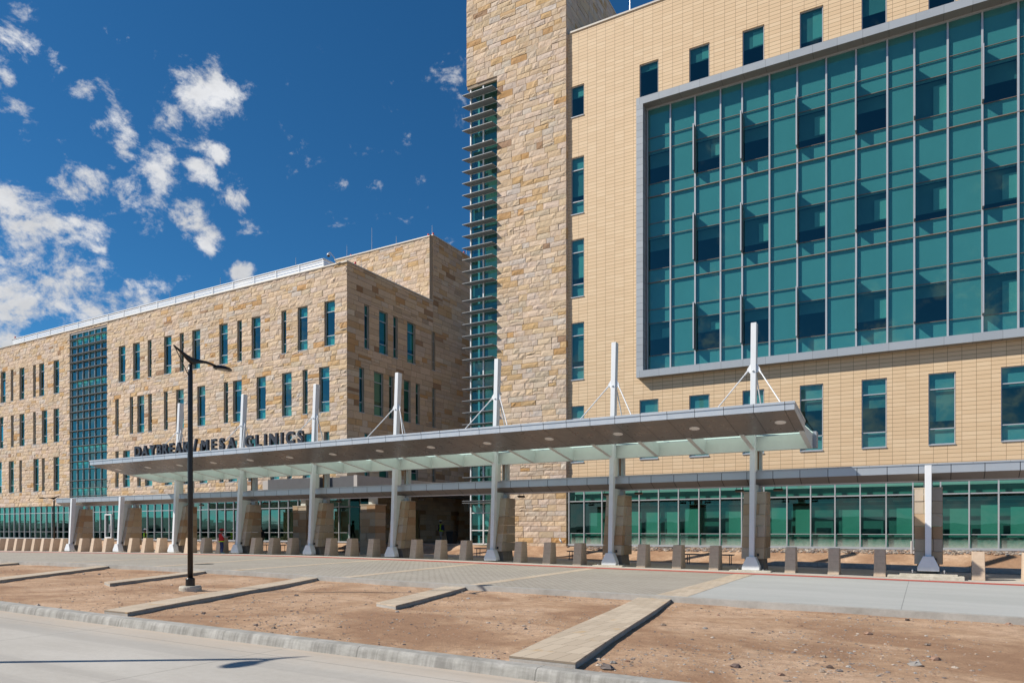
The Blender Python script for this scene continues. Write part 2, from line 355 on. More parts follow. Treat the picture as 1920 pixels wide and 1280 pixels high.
def stone_wall(mb, O, U, N, u0, u1, z0, z1, holes, rr, rowh=(.30, .46), length=(.45, 1.25), rough=.05, zsnap=()):
    """courses of rock-faced stones on a vertical plane; O origin, U along, N outward"""
    O = Vector(O); U = Vector(U); N = Vector(N)
    snaps = sorted(set([z0, z1] + [z for z in zsnap if z0 < z < z1]))
    rows = []
    for a, b in zip(snaps, snaps[1:]):
        z = a
        left = b-a
        while left > 1e-4:
            h = rr.uniform(*rowh)
            if left-h < rowh[0]*.8: h = left if left <= rowh[1]*1.25 else left/2
            rows.append((z, z+h)); z += h; left -= h
    def stone(a, b, c, d):
        gp = rr.uniform(.009, .014); a += gp; b -= gp; c += gp; d -= gp
        if b-a < .02 or d-c < .02: return
        nu = max(3, int((b-a)/.16)+1); nz = max(3, int((d-c)/.13)+1)
        base = rr.uniform(.008, .03) if rough > .03 else rr.uniform(.004, .012); amp = rough*rr.uniform(.25, 1.3); tu = rr.uniform(-1, 1)*rough*.7; tz = rr.uniform(-1, 1)*rough*.6
        seed = rr.uniform(0, 100); sx = rr.uniform(1.5, 4); sz = rr.uniform(2, 5)
        vs = []
        for j in range(nz):
            for i in range(nu):
                fu = i/(nu-1); fz = j/(nz-1); u = a+(b-a)*fu; z = c+(d-c)*fz
                e = min(fu*(b-a), (1-fu)*(b-a), fz*(d-c), (1-fz)*(d-c)); k = min(1, e/.035+.25)
                h = base + k*(rough*.35 + tu*(fu-.5)*2 + tz*(fz-.5)*2 + amp*.8*noise.noise(Vector((u*sx+seed, z*sz, seed))) + amp*.5*noise.noise(Vector((u*8, z*8, seed))))
                if 0 < i < nu-1: u += rr.uniform(-.02, .02)
                vs.append(O+U*u+Vector((0, 0, z))+N*max(.002, h))
        n0 = len(vs); fs = []
        for j in range(nz-1):
            for i in range(nu-1):
                q = j*nu+i; fs.append((q, q+1, q+nu+1, q+nu))
        ring = list(range(nu)) + [j*nu+nu-1 for j in range(1, nz)] + [(nz-1)*nu+i for i in range(nu-2, -1, -1)] + [j*nu for j in range(nz-2, 0, -1)]
        for r in ring:
            p = vs[r]; hN = (p-O).dot(N); vs.append(p-N*(hN+.03))
        m = len(ring)
        for k in range(m): fs.append((ring[k], n0+k, n0+(k+1) % m, ring[(k+1) % m]))
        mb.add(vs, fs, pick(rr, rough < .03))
    for (c, d) in rows:
        segs = [(u0, u1)]
        zm = (c+d)/2
        for (ha, hb, hc, hd) in holes:
            if hc < zm < hd:
                ns = []
                for (a, b) in segs:
                    if hb <= a or ha >= b: ns.append((a, b)); continue
                    if ha > a: ns.append((a, ha))
                    if hb < b: ns.append((hb, b))
                segs = ns
        for a, b in segs:
            u = a
            while b-u > 1e-4:
                L = rr.uniform(*length)
                if b-u-L < length[0]*.7: L = b-u if b-u <= length[1]*1.15 else (b-u)/2
                if d-c > .38 and L > .5 and rr.random() < .22:
                    s = c+(d-c)*rr.uniform(.42, .58); w = L*rr.uniform(.4, .6)
                    stone(u, u+L, c, s)
                    if rr.random() < .5: stone(u, u+w, s, d); stone(u+w, u+L, s, d)
                    else: stone(u, u+L, s, d)
                else: stone(u, u+L, c, d)
                u += L

def holed(mb, O, U, N, u0, u1, z0, z1, holes, depth, off=0., mi=0, rmi=None, lip=.012):
    """flat wall sheet with rectangular openings and reveals"""
    O = Vector(O); U = Vector(U); N = Vector(N)
    us = sorted(set([u0, u1]+[h[0] for h in holes]+[h[1] for h in holes])); zs = sorted(set([z0, z1]+[h[2] for h in holes]+[h[3] for h in holes]))
    us = [u for u in us if u0-1e-6 <= u <= u1+1e-6]; zs = [z for z in zs if z0-1e-6 <= z <= z1+1e-6]
    P = lambda u, z, d=0.: O+U*u+Vector((0, 0, z))+N*(off-d)
    for a, b in zip(us, us[1:]):
        run = None
        for c, d in zip(zs, zs[1:]):
            um = (a+b)/2; zm = (c+d)/2
            if any(h[0] < um < h[1] and h[2] < zm < h[3] for h in holes): continue
            mb.quad(P(a, c), P(b, c), P(b, d), P(a, d), mi=mi)
    r = mi if rmi is None else rmi
    for (a, b, c, d) in holes:
        for (p, q) in (((a, c), (b, c)), ((b, c), (b, d)), ((b, d), (a, d)), ((a, d), (a, c))):
            mb.quad(P(*p, -lip), P(*q, -lip), P(*q, depth), P(*p, depth), mi=r)

def window(root, O, U, N, a, b, c, d, depth, off3, rails=(.23, .765), blind='left', glassm='glass', fw=.045, rr=rnd, sill=True):
    """window part > frame (itself), pane, blind, sill; set back by depth"""
    O = Vector(O); U = Vector(U); N = Vector(N)
    def P(u, z, n): return O+U*u+Vector((0, 0, z))+N*n
    def bx(mb, ua, ub, za, zb, na, nb):
        mb.hexa([P(ua, za, nb), P(ub, za, nb), P(ub, za, na), P(ua, za, na)], [P(ua, zb, nb), P(ub, zb, nb), P(ub, zb, na), P(ua, zb, na)])
    f = MB(); n0, n1 = -depth, -depth+.06
    bx(f, a+.004, a+fw, c+.004, d-.004, n0, n1); bx(f, b-fw, b-.004, c+.004, d-.004, n0, n1)
    bx(f, a+fw, b-fw, c+.004, c+fw, n0, n1); bx(f, a+fw, b-fw, d-fw, d-.004, n0, n1)
    for k in rails: z = c+(d-c)*k; bx(f, a+fw, b-fw, z-.025, z+.025, n0+.005, n1+.02)
    w = f.build('window', 'aluminium', root, off=off3)
    g_ = MB(); g_.quad(P(a+.02, c+.02, -depth+.02), P(b-.02, c+.02, -depth+.02), P(b-.02, d-.02, -depth+.02), P(a+.02, d-.02, -depth+.02))
    g_.build('pane', glassm, w, off=off3)
    if sill:
        s_ = MB(); bx(s_, a-.0, b+.0, c-.045, c+.003, -depth+.03, .05); s_.build('sill', 'aluminium', w, off=off3)
    # shade boards behind the glass
    z1 = c+(d-c)*rails[-1] if rails else d; z0 = c+(d-c)*rails[0] if rails else c
    bb = MB(); n_ = -depth-.06
    bb.quad(P(a, z1, n_), P(b, z1, n_), P(b, d, n_), P(a, d, n_))
    if rails: bb.quad(P(a, c, n_), P(b, c, n_), P(b, z0, n_), P(a, z0, n_))
    bb.build('spandrel', 'spandrel', w, off=off3)
    if blind and b-a > .8:
        k = rr.choice((.1, .2, .3, .55, .8)) if blind == 'rand' else blind
        if isinstance(k, float):
            bl = MB(); zz = z1-(z1-z0)*k
            bl.quad(P(a, zz, n_-.03), P(b, zz, n_-.03), P(b, z1, n_-.03), P(a, z1, n_-.03)); bl.build('blind', 'blind_grey', w, off=off3)
            if rr.random() < .5 and k > .15:
                bl = MB(); m = b-(b-a)*rr.uniform(.3, .6)
                bl.quad(P(m, zz+.05, n_-.01), P(b, zz+.05, n_-.01), P(b, z1-.15, n_-.01), P(m, z1-.15, n_-.01)); bl.build('blind', 'blind_pale', w, off=off3)  # sunlit right side of this blind, given as its own paler sheet
    return w

make_materials()
rr = random.Random(21)

# ================================================================== setting: ground
def zdirt(X, Y):
    t = sm((Y-8.4)/10.0)
    z = g(X) - .035 - .115*t + .035*noise.noise(Vector((X*.45, Y*.45, 3))) + .015*noise.noise(Vector((X*1.9, Y*1.9, 9)))
    if Y > 17.8: z = min(z, g(X)-.12)
    return z
o = sheet('planting_dirt', 'dirt', -95, 24, 8.3, 18.5, zdirt, 340, 60); struct(o)
def zberm(X, Y):
    a = g(X)+.02; k = sm((Y-36.9)/3.0)
    e = sm((X+39.5)/2)*sm((-24.5-X)/2)         # the paved entrance stays smooth
    return a+(FLOOR-a)*k + (.02*noise.noise(Vector((X*1.2, Y*1.2, 3))))*(1-e)
o = sheet('planting_dirt', 'dirt', -95, 20, 36.5, 41.0, zberm, 300, 14); struct(o)
o = sheet('entrance_floor', 'walk_concrete', -37.5, -22.0, 41.0, 62.0, lambda X, Y: FLOOR, 4, 4); struct(o)
o = sheet('road', 'road_concrete', -95, 40, -40, 8.15, lambda X, Y: g(X)-.155, 90, 4); struct(o)
o = sheet('paved_drive', 'pavers', -95, -5.7, 18.45, 29.25, lambda X, Y: g(X), 150, 3, thick=1); struct(o)
o = sheet('paved_drive', 'drive_concrete', -5.7, 24, 18.45, 29.25, lambda X, Y: g(X), 60, 3, thick=1); struct(o)
o = sheet('drive_edge', 'edge_concrete', -95, 24, 18.40, 18.68, lambda X, Y: g(X)+.006, 200, 1, thick=1, skirt=.3); struct(o)
bands = [((-6.28, -5.42), (-6.5, -5.85), ), ((-12.35, -11.9), (-12.95, -12.45)), ((-17.75, -17.3), (-19.0, -18.5)), ((-23.7, -23.2), (-25.0, -24.5)), ((-28.6, -28.1), (-31.2, -30.7)), ((-35.4, -34.9), (-37.7, -37.2))]
mbb = MB()
for (a, b), (c, d) in bands:
    for k in range(6):
        s, e = k/6, (k+1)/6; ya = 18.69+(29.15-18.69)*s; yb = 18.69+(29.15-18.69)*e
        xa0, xa1 = a+(c-a)*s, b+(d-b)*s; xb0, xb1 = a+(c-a)*e, b+(d-b)*e
        mbb.quad((xa0, ya, g(xa0)+.005), (xa1, ya, g(xa1)+.005), (xb1, yb, g(xb1)+.005), (xb0, yb, g(xb0)+.005))
struct(mbb.build('paving_band', 'strip_stone'))
o = sheet('red_kerb_line', 'red_paint', -95, 24, 29.2, 29.92, lambda X, Y: g(X)+.006, 150, 1); struct(o)
o = sheet('walkway', 'walk_concrete', -95, 24, 29.25, 36.6, lambda X, Y: g(X), 150, 3, thick=1); struct(o)
# rolled kerb between the road and the dirt
mb = MB(); N_ = 160; prof = [(8.12, -.155), (8.145, -.06), (8.165, -.02), (8.20, .0), (8.40, .0), (8.42, -.12)]
vs = []; fs = []
for i in range(N_+1):
    X = -95+125*i/N_
    for y, z in prof: vs.append((X, y, g(X)+z))
for i in range(N_):
    for k in range(len(prof)-1): a = i*len(prof)+k; fs.append((a, a+len(prof), a+len(prof)+1, a+1))
mb.add(vs, fs); struct(mb.build('kerb', 'kerb_concrete', smooth=False))
mb = MB(); vs = []; fs = []
for i in range(61):
    X = -7.3+30*i/60; s = sm((X+7.3)/1.2)
    for y, z in ((36.55, -.05), (36.6, .02+.20*s), (36.8, .03+.21*s), (36.82, -.3)): vs.append((X, y, g(X)+z))
for i in range(60):
    for k in range(3): a = i*4+k; fs.append((a, a+4, a+5, a+1))
mb.add(vs, fs); struct(mb.build('kerb', 'kerb_concrete'))
mb = MB(); mb.quad((-4000, -4000, -3.2), (4000, -4000, -3.2), (4000, 4000, -3.2), (-4000, 4000, -3.2)); struct(mb.build('ground', 'far_ground'))
# hills and a far wood behind the camera (they show in the glass)
mb = MB(); vs = []; fs = []; n = 160
for i in range(n+1):
    a = R(150+240*i/n); d = 1500
    x = math.cos(a)*d; y = math.sin(a)*d
    h = 14+16*noise.noise(Vector((i*.06, 1, 2)))+7*noise.noise(Vector((i*.21, 5, 2)))
    vs += [(x*.8, y*.8, -3.3), (x, y, max(4, h)), (x*1.2, y*1.2, -3.3)]
for i in range(n):
    for k in range(2): a = i*3+k; fs.append((a, a+3, a+4, a+1))
mb.add(vs, fs); struct(mb.build('hills', 'hill_scrub', smooth=True))
mb = MB()
for i in range(260):
    a = R(rr.uniform(170, 372)); d = rr.uniform(170, 260); x, y = math.cos(a)*d, math.sin(a)*d; h = rr.uniform(1.5, 4.2); w = rr.uniform(2.5, 6)
    mb.lathe([(w*.5, 0), (w*rr.uniform(.8, 1), h*.4), (w*rr.uniform(.6, .9), h*.75), (w*.25, h)], (x, y, -2.6), n=8)
stuff(mb.build('distant_wood', 'hill_scrub'), 'dark scrubby wood far across the flats, mirrored in the ground floor glass', 'trees')

# pebbles scattered over the bare dirt, rubble along the building foot
def pebble(mb, x, y, z, s, rr, pal):
    n = 6; vs = []; c = pal[rr.randrange(len(pal))]; b = rr.uniform(.7, 1.2); c = tuple(k*b for k in c)
    for k, (rad, h) in enumerate(((.75, -.1), (1, .3), (.55, .75))):
        for i in range(n):
            a = 2*math.pi*i/n+k*.4; q = rad*s*rr.uniform(.7, 1.2); vs.append((x+q*math.cos(a), y+q*math.sin(a)*rr.uniform(.7, 1), z+h*s*rr.uniform(.6, 1.0)))
    fs = [(k*n+i, k*n+(i+1) % n, (k+1)*n+(i+1) % n, (k+1)*n+i) for k in range(2) for i in range(n)]+[tuple(range(2*n, 3*n))]
    mb.add(vs, fs, c)
PP = [(.38, .29, .22), (.50, .42, .35), (.20, .17, .16), (.34, .21, .15), (.36, .34, .32), (.30, .24, .20)]
mb = MB()
for i in range(15000):
    Y = 8.5+9.8*rr.random()**1.15; t0 = rr.uniform(-.75, .75)
    X = Y*((t0*.866-.5)/(t0*.5+.866)); s = abs(rr.gauss(0, .008))+.0055
    k = noise.noise(Vector((X*.35, Y*.35, 1)))
    if rr.random() > .6+k*1.3: continue
    if rr.random() < .02: s *= 2.8
    pebble(mb, X, Y, zdirt(X, Y)-.004, s*1.25, rr, PP)
o = mb.build('scattered_pebbles', 'rubble', tint=True); stuff(o, 'small grey and brown pebbles scattered over the bare reddish dirt', 'pebbles')
mb = MB()
for i in range(3000):
    X = rr.uniform(-17.8, 9) if i % 3 else rr.uniform(-90, -38); Y = rr.uniform(39.1, 39.95) if X > -30 else rr.uniform(39.2, 39.9)
    if X > -30: X, Y = X, Y + (X)*math.sin(DELTA)*.95+.0
    pebble(mb, X, Y, zberm(X, min(Y, 41))+.0, rr.uniform(.04, .12), rr, PP)
o = mb.build('rubble_strip', 'rubble', tint=True); stuff(o, 'loose grey cobbles laid along the foot of the building glass', 'cobbles')
for i, (x, y, s) in enumerate(((-2.2, 9.9, .06), (2.6, 16.9, .07), (-.3, 17.9, .05), (-1.1, 10.6, .045))):
    mb = MB(); random_r = random.Random(i); pebble(mb, 0, 0, 0, s*1.3, random_r, [(.09, .06, .05), (.14, .1, .09)])
    lab = ['dark brown stone lying on the dirt between the kerb and the drive', 'dark stone close below the drive edge, farthest to the right', 'small dark stone just under the concrete drive edge, left of the bigger one', 'smallest dark stone beside the largest one on the near dirt'][i]
    o = mb.build('stone', 'rubble', tint=True); o.location = (x, y, zdirt(x, y)); tag(o, lab, 'stone', 'dark stones on the dirt')

# stone capped strips that climb the dirt bank
strips = [((-4.95, 8.5), (-6.69, 18.42), (-3.95, 8.5), (-5.78, 18.42), 'widest pale stone strip, running from the road kerb up to the drive'),
          ((-11.24, 13.03), (-13.1, 18.42), (-10.42, 12.74), (-12.3, 18.42), 'short pale stone strip starting halfway up the dirt, left of the widest one'),
          ((-14.6, 8.5), (-19.35, 18.42), (-13.8, 8.5), (-18.6, 18.42), 'long pale stone strip reaching the kerb just right of the lamp post'),
          ((-21.9, 12.75), (-25.4, 18.42), (-21.1, 12.45), (-24.7, 18.42), 'short pale stone strip that ends at the drive behind the lamp post'),
          ((-23.7, 9.0), (-32.2, 18.42), (-22.8, 9.0), (-31.3, 18.42), 'long low stone strip left of the lamp, running out of the picture'),
          ((-34.2, 12.6), (-39.9, 18.42), (-33.3, 12.4), (-39.0, 18.42), 'stone strip farthest left on the dirt bank')]
def ztop(l, r_):
    y = .5*(l[1]+r_[1]); return .5*(g(l[0])+g(r_[0]))-.035-.115*sm((y-8.4)/10.0)+.105
for L0, L1, R0, R1, lab in strips:
    mb = MB(); n = 12; ctr = Vector(((L0[0]+R1[0])/2, (L0[1]+R1[1])/2, g((L0[0]+R1[0])/2)))
    vs = []; fs = []; topv = []
    for i in range(n+1):
        t = i/n; l = (L0[0]+(L1[0]-L0[0])*t, L0[1]+(L1[1]-L0[1])*t); r_ = (R0[0]+(R1[0]-R0[0])*t, R0[1]+(R1[1]-R0[1])*t)
        zt = ztop(l, r_)-.045
        vs += [(*l, zt-.35), (*l, zt), (*r_, zt), (*r_, zt-.35)]
    for i in range(n):
        a = i*4
        for k in range(3): fs.append((a+k, a+4+k, a+5+k, a+k+1))
    fs += [(0, 1, 2, 3), (n*4, n*4+3, n*4+2, n*4+1)]
    root = empty('stone_strip', ctr, lab, 'kerb strip', 'stone strips across the dirt bank')
    mb.add(vs, fs); mb.build('base', 'edge_concrete', root, off=ctr)
    mb = MB(); vs = []; fs = []
    for i in range(n+1):
        t = i/n; l = (L0[0]+(L1[0]-L0[0])*t, L0[1]+(L1[1]-L0[1])*t); r_ = (R0[0]+(R1[0]-R0[0])*t, R0[1]+(R1[1]-R0[1])*t)
        zt = ztop(l, r_)-.045
        vs += [(l[0]-.003, l[1]-.003, zt+.003), (l[0]-.003, l[1]-.003, zt+.03), (r_[0]+.003, r_[1]-.003, zt+.03), (r_[0]+.003, r_[1]-.003, zt+.003)]
    for i in range(n):
        a = i*4
        for k in range(3): fs.append((a+k, a+4+k, a+5+k, a+k+1))
    fs += [(0, 1, 2, 3), (n*4, n*4+3, n*4+2, n*4+1)]
    mb.add(vs, fs); mb.build('stone_cap', 'strip_stone', root, off=ctr)
mb = MB(); mb.lathe([(.42, 0), (.42, .008), (.36, .012)], n=24); o = mb.build('manhole_cover', 'lamp_black'); o.location = (-28.4, 21.1, g(-28.4)); tag(o, 'dark round manhole cover in the paver drive beyond the lamp post', 'manhole cover')

# ================================================================== clinic block (left)
LO = Vector((-60.0, 40.0, FLOOR))
cl = empty('clinic_building', LO, 'four storey block of rough tan stone with narrow windows and a glazed strip', 'building')
FX = dict(O=(0, 40, 0), U=(1, 0, 0), N=(0, -1, 0)); SX = -37.34
FS = dict(O=(SX, 0, 0), U=(0, 1, 0), N=(1, 0, 0))
W = 1.06; Nn = .53
A = [(-88.44,-87.4),(-86.3,-85.75),(-84.47,-83.48),(-81.7,-81.15),(-80.48,-79.5),(-77.7,-76.66),(-66.31,-65.25),(-64.03,-62.97),(-61.78,-61.22),(-59.37,-58.31),(-57.12,-56.57),(-55.39,-54.33),(-51.8,-50.74),(-49.53,-48.99),(-47.8,-46.74),(-44.3,-43.77),(-42.5,-41.44),(-39.64,-38.58)]
Bw = [(-91.5,-90.4),(-88.9,-87.9),(-86.26,-85.69),(-84.47,-83.45),(-81.68,-81.14),(-79.97,-78.92),(-77.7,-76.67),(-66.85,-66.32),(-64.55,-64.02),(-63.38,-62.32),(-61.7,-61.17),(-59.38,-58.85),(-57.62,-56.57),(-54.7,-53.65),(-51.24,-50.7),(-50.07,-49.0),(-47.2,-46.13),(-44.23,-43.18),(-41.95,-41.42),(-40.2,-39.13)]
Cw = [(-89.3,-88.25),(-86.7,-85.65),(-84.5,-83.97),(-81.63,-80.58),(-79.95,-79.42),(-77.7,-76.65),(-66.85,-66.32),(-65.6,-64.54),(-63.38,-62.85),(-62.2,-61.12),(-59.28,-58.22),(-56.6,-55.55),(-54.4,-53.35),(-51.8,-51.26),(-50.63,-49.56),(-48.2,-47.15),(-45.6,-44.55),(-43.7,-43.15),(-41.95,-40.88),(-39.68,-39.13)]
rows = [(A, 13.98, 17.38), (Bw, 8.98, 12.42), (Cw, 4.0, 7.45)]
holes = [(a, b, c, d) for ws, c, d in rows for a, b in ws] + [(-74.72, -68.23, 2.0, 19.75)]
snaps = [2.43, 4.0, 7.45, 8.98, 12.42, 13.98, 17.38, 19.75]
mb = MB(); stone_wall(mb, **FX, u0=-95, u1=SX, z0=2.43, z1=20.0, holes=holes, rr=rr, rowh=(.30, .47), length=(.5, 1.25), rough=.06, zsnap=snaps)
side4 = [(41.88,42.42),(43.6,44.65),(45.35,45.9),(47.15,48.25),(50.55,51.1)]; side3 = [(41.3,41.85),(43.0,44.1),(44.8,45.35),(46.7,47.6),(48.3,48.85),(50.6,51.12)]; side2 = [(41.9,42.45),(43.6,44.7),(47.5,48.6),(50.6,51.12)]
sh = [(a, b, 13.98, 17.38) for a, b in side4]+[(a, b, 8.98, 12.42) for a, b in side3]+[(a, b, 4.0, 7.45) for a, b in side2]+[(45.0, 48.9, -2, 1.65)]
ms = MB()
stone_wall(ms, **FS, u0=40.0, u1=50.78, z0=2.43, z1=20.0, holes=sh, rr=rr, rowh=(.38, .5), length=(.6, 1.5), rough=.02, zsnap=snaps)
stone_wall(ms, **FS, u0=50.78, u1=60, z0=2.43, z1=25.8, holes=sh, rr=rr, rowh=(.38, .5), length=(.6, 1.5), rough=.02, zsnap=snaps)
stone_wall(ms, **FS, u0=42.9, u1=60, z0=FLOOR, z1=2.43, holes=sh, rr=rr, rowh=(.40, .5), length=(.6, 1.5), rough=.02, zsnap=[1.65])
wall = mb.build('wall', 'stone', cl, off=LO, tint=True)
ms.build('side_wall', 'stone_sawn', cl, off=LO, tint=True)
mb = MB(); stone_wall(mb, (0, 50.78, 0), (1, 0, 0), (0, -1, 0), -48.9, SX, 19.9, 25.8, [], rr, (.32, .46), (.5, 1.2), .05); mb.box(SX-.05, SX+.012, 50.765, 50.83, 20.0, 25.8, col=(.58, .44, .31)); mb.build('upper_wall', 'stone', cl, off=LO, tint=True)
mb = MB()
holed(mb, **FX, u0=-95, u1=SX, z0=2.43, z1=20.0, holes=[h for h in holes if h[2] > 2.4]+[(-74.72, -68.23, 2.43, 19.75)], depth=.24, off=-.03, mi=1, rmi=0, lip=.05)
holed(mb, **FS, u0=40.0, u1=50.78, z0=2.43, z1=20.0, holes=[h for h in sh if h[2] > 3 and h[1] < 50.78], depth=.28, off=-.03, mi=1, rmi=0, lip=.05)
holed(mb, **FS, u0=50.3, u1=60, z0=2.43, z1=25.8, holes=[h for h in sh if h[2] > 3 and h[1] > 50.78], depth=.28, off=-.031, mi=1, rmi=0, lip=.04)
holed(mb, **FS, u0=42.9, u1=60, z0=FLOOR-.3, z1=2.43, holes=[(45.0, 48.9, FLOOR-.3, 1.65)], depth=.28, off=-.03, mi=1, rmi=0, lip=.05)
mb.quad((-48.9, 50.81, 19), (SX-.03, 50.81, 19), (SX-.03, 50.81, 25.8), (-48.9, 50.81, 25.8)); mb.quad((-48.9, 60, 19), (-48.9, 50.81, 19), (-48.9, 50.81, 25.8), (-48.9, 60, 25.8))
mb.build('wall_core', ['reveal_stone', 'joint_stone'], cl, off=LO)
mb = MB(); mb.box(-95, SX-.03, 40.04, 50.7, 19.6, 19.95); mb.box(-48.85, SX-.04, 50.83, 60, 25.5, 25.78); mb.build('roof', 'pale_panel', cl, off=LO)
mb = MB(); mb.box(-95, SX+.07, 39.9, 40.35, 20.0, 20.09); mb.box(SX-.3, SX+.07, 40.35, 50.72, 20.0, 20.09); mb.box(-48.95, SX+.07, 50.68, 51.1, 25.8, 25.9); mb.box(SX-.3, SX+.07, 51.1, 60, 25.8, 25.9); mb.build('coping', 'coping', cl, off=LO)
mb = MB(); mb.box(SX, -22.0, 60, 60.3, FLOOR, 18); mb.build('rear_wall', 'reveal_stone', cl, off=LO)
for ws, c, d in rows:
    for a, b in ws:
        n_ = b-a < .7
        window(cl, **FX, a=a, b=b, c=c, d=d, depth=.2, off3=LO, glassm='glass_blue' , blind=None if n_ else rr.choice((None, None, .1, .25)), rr=rr)
for ws, c, d in ((side4, 13.98, 17.38), (side3, 8.98, 12.42), (side2, 4.0, 7.45)):
    for a, b in ws: window(cl, **FS, a=a, b=b, c=c, d=d, depth=.2, off3=LO, glassm='glass_green', blind=None if b-a < .7 else .8, rr=rr)
mb = MB(); mb.box(SX-.22, SX-.16, 45.0, 48.9, FLOOR, 1.65)
for k in range(1, 9): mb.box(SX-.16, SX-.145, 45.05, 48.85, FLOOR+k*.3-.01, FLOOR+k*.3+.01)
mb.build('door', 'tan_door', cl, off=LO)
# glazed strip with sunshades
X0, X1 = -74.72, -68.23
mb = MB(); mz = MB(); mg = MB(); nm = 6
lv = []
for n_ in range(-1, 4):
    T = 14.83+4.98*(n_-2); lv += [T, T+1.14]+[T+1.14+.768*k for k in range(1, 5)]
lv = [z for z in lv if 2.3 < z < 19.5]
mxs = [X0+.12+(X1-X0-.24)*k/6 for k in range(7)]
for x in mxs: mz.box(x-.024, x+.024, 40.05, 40.16, 2.43, 19.75)
for z in lv: mz.box(X0, X1, 40.1, 40.17, z-.012, z+.012)
zz = [2.43]+lv+[19.75]
for i in range(6):
    for c, d in zip(zz, zz[1:]):
        tx = rr.uniform(-.0012, .0012); tz = rr.uniform(-.0012, .0012)
        mg.quad((mxs[i], 40.15-tx+tz, c), (mxs[i+1], 40.15+tx+tz, c), (mxs[i+1], 40.15+tx-tz, d), (mxs[i], 40.15-tx-tz, d))
cw = mz.build('curtain_wall', 'aluminium', cl, off=LO); mg.build('glass', 'glass_blue', cw, off=LO)
mb = MB()
for c, d in zip(zz, zz[1:]):
    if (round(c*10) % 3) == 0 or d > 19: mb.quad((X0, 40.35, c), (X1, 40.35, c), (X1, 40.35, d), (X0, 40.35, d))
mb.build('spandrel', 'spandrel', cw, off=LO)
for z in lv:
    m = MB(); m.hexa([(X0-.12, 39.8, z-.012), (X1-.05, 39.8, z-.012), (X1-.05, 40.04, z-.03), (X0+.02, 40.04, z-.03)], [(X0-.12, 39.8, z+.015), (X1-.05, 39.8, z+.015), (X1-.05, 40.04, z+.03), (X0+.02, 40.04, z+.03)]); m.build('sunshade', 'slat_metal', cl, off=LO)
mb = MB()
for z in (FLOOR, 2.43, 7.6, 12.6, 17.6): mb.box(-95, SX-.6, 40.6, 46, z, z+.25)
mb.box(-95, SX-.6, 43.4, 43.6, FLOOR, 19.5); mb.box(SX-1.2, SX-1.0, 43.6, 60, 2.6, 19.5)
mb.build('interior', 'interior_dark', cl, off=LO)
# ground floor glazing
def storefront(root, x0, x1, xs, Y, off, glassm, zb=-.9, zt=2.45, rails=(-.24, 1.71), name='storefront'):
    mz = MB(); mg = MB()
    for x in xs: mz.box(x-.03, x+.03, Y-.07, Y+.07, zb, zt)
    for z in rails: mz.box(x0, x1, Y-.05 if z > 0 else Y-.02, Y+.05, z-(.03 if z > 0 else .015), z+(.03 if z > 0 else .015))
    mz.box(x0, x1, Y-.09, Y+.1, zb-.09, zb+.02); mz.box(x0, x1, Y-.05, Y+.1, zt-.06, zt)
    e = [x0]+[x for x in xs if x0 < x < x1]+[x1]; zz = [zb, rails[0], rails[1], zt]
    for a, b in zip(e, e[1:]):
        for c, d in zip(zz, zz[1:]):
            tx = rr.uniform(-.001, .001); tz = rr.uniform(-.0015, .0015)
            mg.quad((a, Y+.02-tx+tz, c), (b, Y+.02+tx+tz, c), (b, Y+.02+tx-tz, d), (a, Y+.02-tx-tz, d))
    s = mz.build(name, 'aluminium', root, off=off); mg.build('glass', glassm, s, off=off)
    b = MB(); b.box(x0, x1, Y-.05, Y+.3, FLOOR-.8, zb-.1); b.build('base', 'edge_concrete', s, off=off)
    return s
xs = [-38.32-1.0833*k for k in range(53)]
sf = storefront(cl, -95, SX, xs, 40.2, LO, 'glass_mirror')
mb = MB(); mb.quad((-95, 40.45, 1.75), (SX-.1, 40.45, 1.75), (SX-.1, 40.45, 2.45), (-95, 40.45, 2.45)); mb.build('spandrel', 'spandrel', sf, off=LO)
mb = MB(); mb.quad((-95, 40.5, -.95), (SX-.3, 40.5, -.95), (SX-.3, 40.5, -.26), (-95, 40.5, -.26)); mb.build('lower_board', 'spandrel_dusty', sf, off=LO)
mb = MB()
for k in range(48):
    a = xs[k]-1.05
    if a > -50 or rr.random() < .28:
        w_ = rr.uniform(.3, .95); h_ = rr.uniform(.6, 1.5); mb.quad((a+.1, 40.75, -.26), (a+.1+w_, 40.75, -.26), (a+.1+w_, 40.75, h_), (a+.1, 40.75, h_))
mb.build('blind', 'blind_pale', sf, off=LO)
for x in (-73.6, -68.2):
    m = MB(); m.box(x-.55, x-.43, 40.05, 40.12, FLOOR, 1.5); m.box(x+.43, x+.55, 40.05, 40.12, FLOOR, 1.5); m.box(x-.43, x+.43, 40.05, 40.12, 1.38, 1.5); m.box(x-.43, x+.43, 40.05, 40.12, FLOOR, -.72)
    d_ = m.build('door', 'white_paint', cl, off=LO); m = MB(); m.box(x+.3, x+.36, 39.97, 40.05, -.3, .5); m.build('handle', 'aluminium', d_, off=LO)
# side return glass of the ground floor
mz = MB()
for y in (40.25, 41.4, 42.5): mz.box(SX-.1, SX+.04, y-.03, y+.03, -.95, 2.45)
mz.box(SX-.1, SX+.02, 40.2, 42.9, 1.68, 1.74); mz.box(SX-.1, SX+.05, 40.2, 42.9, -1.0, -.88)
s = mz.build('storefront', 'aluminium', cl, off=LO); mg = MB(); mg.quad((SX-.02, 40.2, -.9), (SX-.02, 42.9, -.9), (SX-.02, 42.9, 2.45), (SX-.02, 40.2, 2.45)); mg.build('glass', 'glass_dark', s, off=LO)
mb = MB(); mb.box(SX-.25, SX, 40.2, 42.9, FLOOR-.3, -.98); mb.build('base', 'edge_concrete', s, off=LO)
